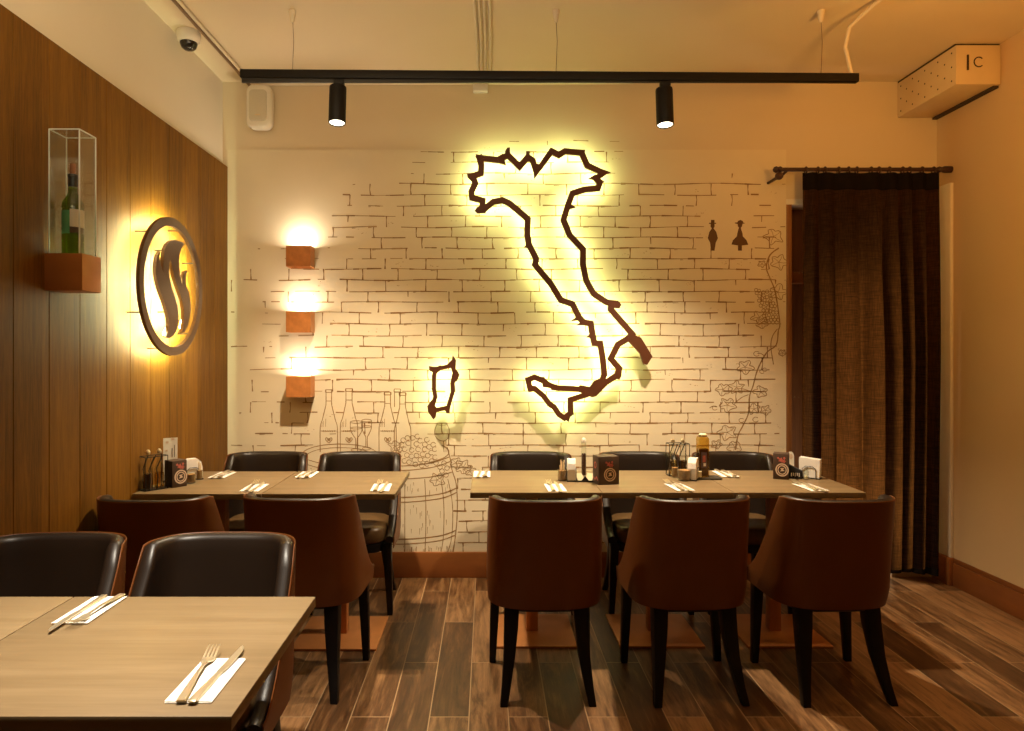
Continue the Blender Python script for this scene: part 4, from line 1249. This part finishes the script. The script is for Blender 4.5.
def jar(label, loc, content, cname, r_=0.026, h=0.055, sticks=0, fill=0.75):
    o = thing('glass_jar', label, 'jar', loc, 0, 'small glass jars')
    MB().lathe([(r_ * 0.9, 0.0), (r_, 0.003), (r_, h), (r_ - 0.002, h), (r_ - 0.002, 0.004), (0.001, 0.004)], seg=24, cap=False).build('glass', M['glass'], o, angle=50)
    MB().lathe([(r_ * 0.85, 0.005), (r_ - 0.0028, 0.007), (r_ - 0.0028, h * fill), (0.003, h * fill + 0.003)], seg=20).build(cname, content, o, angle=50)
    for k_ in range(sticks):
        a_ = k_ * 2.4; q = 0.3 + 0.6 * ((k_ * 7) % 5) / 5
        MB().tube([(r_ * 0.5 * q * cos(a_), r_ * 0.5 * q * sin(a_), 0.015), (r_ * 0.9 * q * cos(a_), r_ * 0.9 * q * sin(a_), h + 0.022 + 0.008 * ((k_ * 3) % 4))], 0.0028, 6).build('sugar_stick', M['stick'], o)
    return o


def cruet(label, loc, liquid, lname, h=0.165, r_=0.022):
    o = thing('oil_cruet', label, 'cruet', loc, 0, 'glass cruets in the wire racks')
    MB().lathe([(r_ * 0.9, 0), (r_, 0.004), (r_, h * 0.55), (r_ * 0.8, h * 0.66), (0.008, h * 0.8), (0.0075, h * 0.95), (0.01, h)], seg=24).build('glass_body', M['glass'], o, angle=50)
    MB().lathe([(r_ * 0.85, 0.005), (r_ - 0.002, 0.007), (r_ - 0.002, h * 0.45), (0.003, h * 0.455)], seg=20).build(lname, liquid, o, angle=50)
    MB().lathe([(0.006, h), (0.010, h + 0.006), (0.010, h + 0.014), (0.004, h + 0.022)], seg=16).build('stopper', M['steel'], o, angle=50)
    return o


def wire_rack(label, loc, rz, h=0.155):
    o = thing('cruet_rack', label, 'wire rack', loc, rz, 'wire cruet racks')
    MB().box(-0.055, 0.055, -0.03, 0.03, 0, 0.004).build('tray', M['black_metal'], o, bevel=0.001)
    for s_ in (-1, 1):
        y = s_ * 0.029
        MB().tube([(-0.052, y, 0.003), (-0.05, y, 0.06), (-0.054, y, 0.09), (-0.052, y, h), (0.052, y, h), (0.052, y, 0.10), (0.05, y, 0.06), (0.052, y, 0.003)], 0.0024, 8).build('side_wire', M['black_metal'], o)
        MB().tube([(-0.035, y, 0.003), (-0.03, y, 0.06), (-0.036, y, 0.095), (-0.012, y, h)], 0.0024, 8).build('bent_wire', M['black_metal'], o)
        MB().tube([(0.0, y, 0.003), (0.006, y, 0.06), (-0.002, y, 0.10), (0.026, y, h)], 0.0024, 8).build('bent_wire', M['black_metal'], o)
    MB().tube([(-0.052, -0.029, h), (-0.052, 0.029, h)], 0.0018, 8).build('cross_wire', M['black_metal'], o)
    MB().tube([(0.052, -0.029, h), (0.052, 0.029, h)], 0.0018, 8).build('cross_wire', M['black_metal'], o)
    return o


# left-hand tables, against the panelling
p = tab(141, 488.5); p = (XP + 0.052, p[1] - 0.02, TZ)
wire_rack('black wire rack of two cruets against the wood panelling', p, radians(52))
for k_, (m_, n_, l) in enumerate(((M['vinegar'], 'vinegar', 'dark-filled cruet in the wire rack against the panelling'), (M['oil'], 'oil', 'oil-filled cruet in the wire rack against the panelling'))):
    v = Matrix.Rotation(radians(52), 2) @ Vector((-0.026 + 0.052 * k_, 0))
    cruet(l, (p[0] + v.x, p[1] + v.y, TZ + 0.0045), m_, n_, 0.16)
p = tab(160, 486)
carton('dark printed carton with a black side on the table by the wood panelling', (-1.482, 3.285, TZ), radians(52), 0.036, 0.036, 0.125, -1)
pf = tab(168, 484)
fy = thing('flyer_stand', 'cream flyer standing behind the carton near the panelling', 'flyer', (-1.560, 3.40, TZ), radians(22))
MB().box(-0.034, 0.034, -0.018, 0.018, 0, 0.008).build('stand_foot', M['black_metal'], fy, bevel=0.002)
MB().box(-0.032, 0.032, -0.0012, 0.0012, 0.008, 0.215).build('card', M['label'], fy)
mb = MB()
for (x0, x1, z0, z1) in ((-0.02, -0.008, 0.19, 0.2), (0.004, 0.018, 0.205, 0.216), (-0.022, -0.012, 0.15, 0.158)): mb.box(x0, x1, -0.002, -0.0012, z0, z1)
mb.build('brown_print', M['print_cream'], fy)
mb = MB()
for (x0, x1, z0, z1) in ((0.006, 0.0095, 0.12, 0.165), (0.017, 0.0195, 0.12, 0.18)): mb.box(x0, x1, -0.002, -0.0012, z0, z1)
mb.build('dark_print', M['label_dark'], fy)
p = tab(186, 481)
napkin_holder('white napkin holder on the table by the panelling, behind two sugar jars', (p[0] + 0.012, p[1] + 0.04, TZ), radians(38), 0.05)
p = tab(191.5, 482); jar('brown sugar jar beside the napkin holder by the panelling', (p[0] + 0.01, p[1] - 0.03, TZ), M['sugar'], 'brown_sugar', 0.024, 0.052, 0, 0.85)
p = tab(199.5, 479.5); jar('jar of short sticks at the right of the napkin holder by the panelling', (p[0], p[1], TZ), M['sugar'], 'brown_sugar', 0.016, 0.05, 5, 0.9)

# right-hand tables, left cluster
p = tab(562.7, 480.5); jar('brown jar bristling with pale sticks left of the napkin holder', (p[0], p[1], TZ), M['sugar'], 'brown_sugar', 0.025, 0.055, 7, 0.9)
p = tab(572, 481.5); napkin_holder('white napkin holder seen end-on beside the stick jar', (p[0], p[1] + 0.03, TZ), radians(86), 0.042, 0.02, 0.108)
p = tab(584.5, 481.5)
ty = thing('condiment_tray', 'small dark tray of cream sachets left of the dark carton', 'tray', (p[0], p[1] + 0.01, TZ))
MB().loft([[(x * q, y * q, z) for x, y in rrect(0.052, 0.03, 0.008)] for q, z in ((0.92, 0.0), (1.0, 0.008), (0.96, 0.008), (0.9, 0.003))]).build('dish', M['slate'], ty, angle=40)
for k_, (x, l) in enumerate(((-0.022, 'cream sachet leaning in the left half of the tray'), (0.026, 'cream sachet leaning in the right half of the tray against the carton'))):
    mb = MB()
    mb.loft([[(-w, y, z), (w, y, z), (w, y + 0.003, z), (-w, y + 0.003, z)] for w, y, z in ((0.016, -0.012, 0.0), (0.018, -0.006, 0.012), (0.017, 0.002, 0.024), (0.014, 0.007, 0.034))])
    o = mb.build('sachet', M['sachet'], None); o.location = (p[0] + x, p[1] + 0.01, TZ + 0.0035); o.rotation_euler = (0, 0, radians(25 - 50 * k_)); tag(o, l, 'sachet', 'sachets in the small tray')
mb = MB().prism([(-0.02, 0), (0.02, 0), (0.0, 0.026)], lambda a_, b_, d: Vector((a_, d, b_)), -0.004, 0.004)
o = mb.build('card_wedge', M['carton_black']); o.location = (p[0] + 0.002, p[1] - 0.012, TZ + 0.0035); tag(o, 'small black card wedge standing in the tray between the sachets', 'card')
p = tab(584.6, 477)
gd = thing('pepper_grinder', 'slender glass tube half filled with peppercorns, left of the dark carton', 'pepper grinder', (p[0], p[1] + 0.03, TZ))
MB().lathe([(0.0125, 0), (0.0135, 0.004), (0.0125, 0.012), (0.0125, 0.17), (0.0125, 0.172)], seg=20).build('glass_tube', M['glass'], gd, angle=50)
MB().lathe([(0.0105, 0.004), (0.011, 0.006), (0.011, 0.115), (0.003, 0.117)], seg=16).build('peppercorns', M['pepper'], gd)
MB().lathe([(0.012, 0.172), (0.013, 0.176), (0.011, 0.19), (0.006, 0.196)], seg=20).build('cap', M['white_plastic'], gd)
p = tab(606.5, 485); carton('dark printed carton in the middle of the right-hand tables', (p[0] + 0.004, p[1] + 0.045, TZ), radians(12), 0.052, 0.04, 0.135)

# middle cluster
p = tab(683, 480)
wire_rack('black wire rack of cruets behind the sugar jar, left of the oil bottle', (p[0] + 0.01, p[1] + 0.13, TZ), radians(3), 0.165)
cruet('left cruet in the wire rack beside the oil bottle', (p[0] - 0.016, p[1] + 0.13, TZ + 0.0045), M['oil'], 'oil', 0.165)
cruet('right cruet in the wire rack beside the oil bottle', (p[0] + 0.036, p[1] + 0.13, TZ + 0.0045), M['vinegar'], 'vinegar', 0.165)
p = tab(684.5, 480.5); jar('wide brown sugar jar in front of the wire rack', (p[0], p[1], TZ), M['sugar'], 'brown_sugar', 0.033, 0.054, 0, 0.95)
p = tab(676, 477.5); jar('small brown jar at the left of the wide sugar jar', (p[0] - 0.004, p[1] + 0.005, TZ), M['sugar'], 'brown_sugar', 0.018, 0.055, 0, 0.9)
p = tab(693, 481); napkin_holder('white arched napkin holder between sugar jar and oil bottle', (p[0] + 0.012, p[1] + 0.035, TZ), radians(62), 0.045, 0.02, 0.11)
p = tab(703.5, 479.5)
ob = thing('oil_bottle', 'tall square oil bottle with a dark label on the middle table', 'bottle', (p[0] + 0.008, p[1] + 0.04, TZ + 0.009), radians(4))
MB().loft([[(x, y, z) for x, y in rrect(w, w, 0.006)] for w, z in ((0.024, 0.0), (0.026, 0.004), (0.026, 0.19), (0.022, 0.20))]).build('glass_body', M['oil'], ob, angle=40)
MB().loft([[(x, y, z) for x, y in rrect(w, w, 0.005)] for w, z in ((0.022, 0.006), (0.0225, 0.01), (0.0225, 0.14))]).build('dark_oil', M['vinegar'], ob, angle=40)
MB().box(-0.0175, 0.0125, -0.0270, -0.0264, 0.045, 0.125).build('front_label', M['label_dark'], ob)
MB().box(-0.010, 0.004, -0.0276, -0.0271, 0.075, 0.108).build('red_mark', M['print_red'], ob)
MB().box(-0.006, 0.006, -0.0276, -0.0271, 0.055, 0.070).build('pale_mark', M['label'], ob)
MB().lathe([(0.018, 0.2), (0.02, 0.203), (0.02, 0.212), (0.016, 0.216)], seg=20).build('cap', M['sachet'], ob)
tray_ = MB().loft([[(x * q, y * q, z) for x, y in rrect(0.075, 0.045, 0.008)] for q, z in ((0.95, 0.0), (1.0, 0.007), (0.97, 0.007), (0.93, 0.004))]).build('slate_tray', M['slate'])
tray_.location = (p[0] + 0.018, p[1] + 0.03, TZ); tag(tray_, 'dark flat tray under the tall oil bottle', 'tray')
jar('small pale jar between the napkin holder and the oil bottle', (p[0] - 0.022, p[1] + 0.002, TZ + 0.0075), M['stick'], 'pale_salt', 0.016, 0.04, 0, 0.8)

# right cluster
p = tab(783, 480); carton('dark printed carton with a black side on the table by the curtain', (p[0] + 0.01, p[1] + 0.045, TZ), radians(-26), 0.036, 0.036, 0.128)
p = tab(796.5, 479)
rc = thing('round_card', 'white round-topped card standing behind the carton by the curtain', 'card', (p[0] + 0.022, p[1] + 0.115, TZ), radians(-10))
arch = [(-0.016, 0.004), (0.016, 0.004), (0.016, 0.095)] + [(0.016 * cos(i * pi / 10), 0.095 + 0.026 * sin(i * pi / 10)) for i in range(1, 10)] + [(-0.016, 0.095)]
MB().prism(arch, lambda a_, b_, d: Vector((a_, d, b_)), -0.002, 0.002).build('card', M['label'], rc, smooth=False)
MB().prism([(0.009 * cos(i * pi / 8), 0.096 + 0.014 * sin(i * pi / 8)) for i in range(16)], lambda a_, b_, d: Vector((a_, d, b_)), -0.0028, -0.002).build('card_print', M['print_cream'], rc, smooth=False)
MB().box(-0.018, 0.018, -0.014, 0.014, 0, 0.005).build('foot', M['black_metal'], rc)
p = tab(798.5, 479.5)
sb = thing('sachet_box', 'black sachet box between carton and napkin holder by the curtain', 'box', (p[0], p[1] + 0.035, TZ), radians(-20))
MB().prism([(-0.03, 0), (0.03, 0), (0.03, 0.04), (-0.03, 0.068)], lambda a_, b_, d: Vector((a_, d, b_)), -0.022, 0.022).build('box_body', M['carton_black'], sb, bevel=0.001)
mb = MB()
for k_ in range(5):
    mb.box(-0.022 + 0.009 * k_, -0.018 + 0.009 * k_, -0.0228, -0.022, 0.012 + 0.004 * (k_ % 2), 0.03)
mb.build('pale_print', M['label'], sb)
p = tab(806, 479.5); jar('small clear jar with brown filling in front of the napkin holder by the curtain', (p[0], p[1], TZ), M['stick'], 'pale_salt', 0.013, 0.05, 0, 0.3)
p = tab(814, 480); napkin_holder('white napkin holder nearest the curtain', (p[0] + 0.006, p[1] + 0.055, TZ), radians(-36), 0.052, 0.024, 0.105, True)

# ------------------------------------------------------------------ lights
def lamp(name, kind, loc, energy, col, target=None, **kw):
    ld = bpy.data.lights.new(name, kind); ld.energy = energy; ld.color = col
    for k_, v in kw.items(): setattr(ld, k_, v)
    o = bpy.data.objects.new(name, ld); C.objects.link(o); o.location = loc
    if target is not None:
        o.rotation_euler = (Vector(target) - Vector(loc)).to_track_quat('-Z', 'Y').to_euler()
    return o


# room, corridor and shelf lamps, with some added fill lights
lamp('foreground_downlight', 'SPOT', (-0.75, 1.40, 2.95), 600, (1.0, 0.89, 0.73), (-0.85, 1.6, 0.75), spot_size=radians(52), spot_blend=1.0, shadow_soft_size=0.05)
lamp('aisle_downlight', 'SPOT', (0.9, 2.2, 2.95), 8, (1.0, 0.64, 0.30), (0.9, 2.3, 0), spot_size=radians(85), spot_blend=0.8, shadow_soft_size=0.05)
lamp('right_downlight', 'SPOT', (1.9, 2.75, 2.95), 50, (1.0, 0.66, 0.34), (2.15, 3.0, 0), spot_size=radians(84), spot_blend=0.9, shadow_soft_size=0.03)
lamp('added_wall_fill', 'SPOT', (-0.9, 1.9, 2.98), 34, (1.0, 0.75, 0.40), (-1.0, YB, 2.15), spot_size=radians(80), spot_blend=0.9, shadow_soft_size=0.4)  # added fill light, brightens the left part of the back wall
lamp('added_wall_fill', 'SPOT', (0.9, 1.9, 2.98), 24, (1.0, 0.60, 0.24), (1.0, YB, 2.15), spot_size=radians(80), spot_blend=0.9, shadow_soft_size=0.4)  # second added fill, more amber, for the right part of that wall
lamp('added_room_fill', 'AREA', (0.5, -0.8, 2.9), 3.0, (1.0, 0.56, 0.22), (0.5, 1.5, 0.8), shape='RECTANGLE', size=3.4, size_y=1.0)  # added ambient fill from behind the camera, not a fitting
lamp('added_ceiling_fill', 'AREA', (-0.5, 1.5, 2.35), 20, (1.0, 0.80, 0.52), (-0.7, 2.9, 5), shape='RECTANGLE', size=1.8, size_y=0.8)  # added invisible light facing up, only there to brighten the ceiling
lamp('right_amber_lamp', 'SPOT', (1.7, 1.9, 2.2), 95, (1.0, 0.46, 0.09), (2.7, 2.9, 2.95), spot_size=radians(150), spot_blend=1.0, shadow_soft_size=0.15)
lamp('corridor_lamp', 'AREA', (2.26, 4.46, 1.2), 4.5, (1.0, 0.74, 0.46), (2.28, 4.2, 1.2), shape='RECTANGLE', size=0.12, size_y=2.0)
lamp('shelf_light', 'AREA', (-1.555, 2.535, 1.752), 0.12, (1.0, 0.92, 0.78), (-1.555, 2.535, 2.5), shape='DISK', size=0.03)
lamp('corridor_floor_lamp', 'POINT', (2.3, 4.5, 0.40), 5, (1.0, 0.86, 0.68), shadow_soft_size=0.06)

w = bpy.data.worlds.new('warm_dim_room'); S.world = w; w.use_nodes = True
bg = w.node_tree.nodes['Background']; bg.inputs['Color'].default_value = (1.0, 0.55, 0.22, 1); bg.inputs['Strength'].default_value = 0.02

# ------------------------------------------------------------------ camera
cd = bpy.data.cameras.new('camera'); cam = bpy.data.objects.new('camera', cd); C.objects.link(cam)
cam.location = (0, 0, EYE); cam.rotation_euler = (pi / 2, 0, 0)
cd.sensor_fit = 'HORIZONTAL'; cd.sensor_width = 36.0; cd.lens = 36.0 * F / 1024
cd.shift_x = (512 - PX) / 1024; cd.shift_y = -(365.5 - PY) / 1024
cd.clip_start = 0.05
S.camera = cam
S.view_settings.view_transform = 'Standard'; S.view_settings.look = 'None'
S.view_settings.exposure = 0.0; S.view_settings.gamma = 1.0; S.view_settings.use_curve_mapping = False
S.cycles.use_denoising = True
S.cycles.max_bounces = 8; S.cycles.transparent_max_bounces = 16
S.cycles.sample_clamp_indirect = 6.0
S.cycles.caustics_reflective = False; S.cycles.caustics_refractive = False
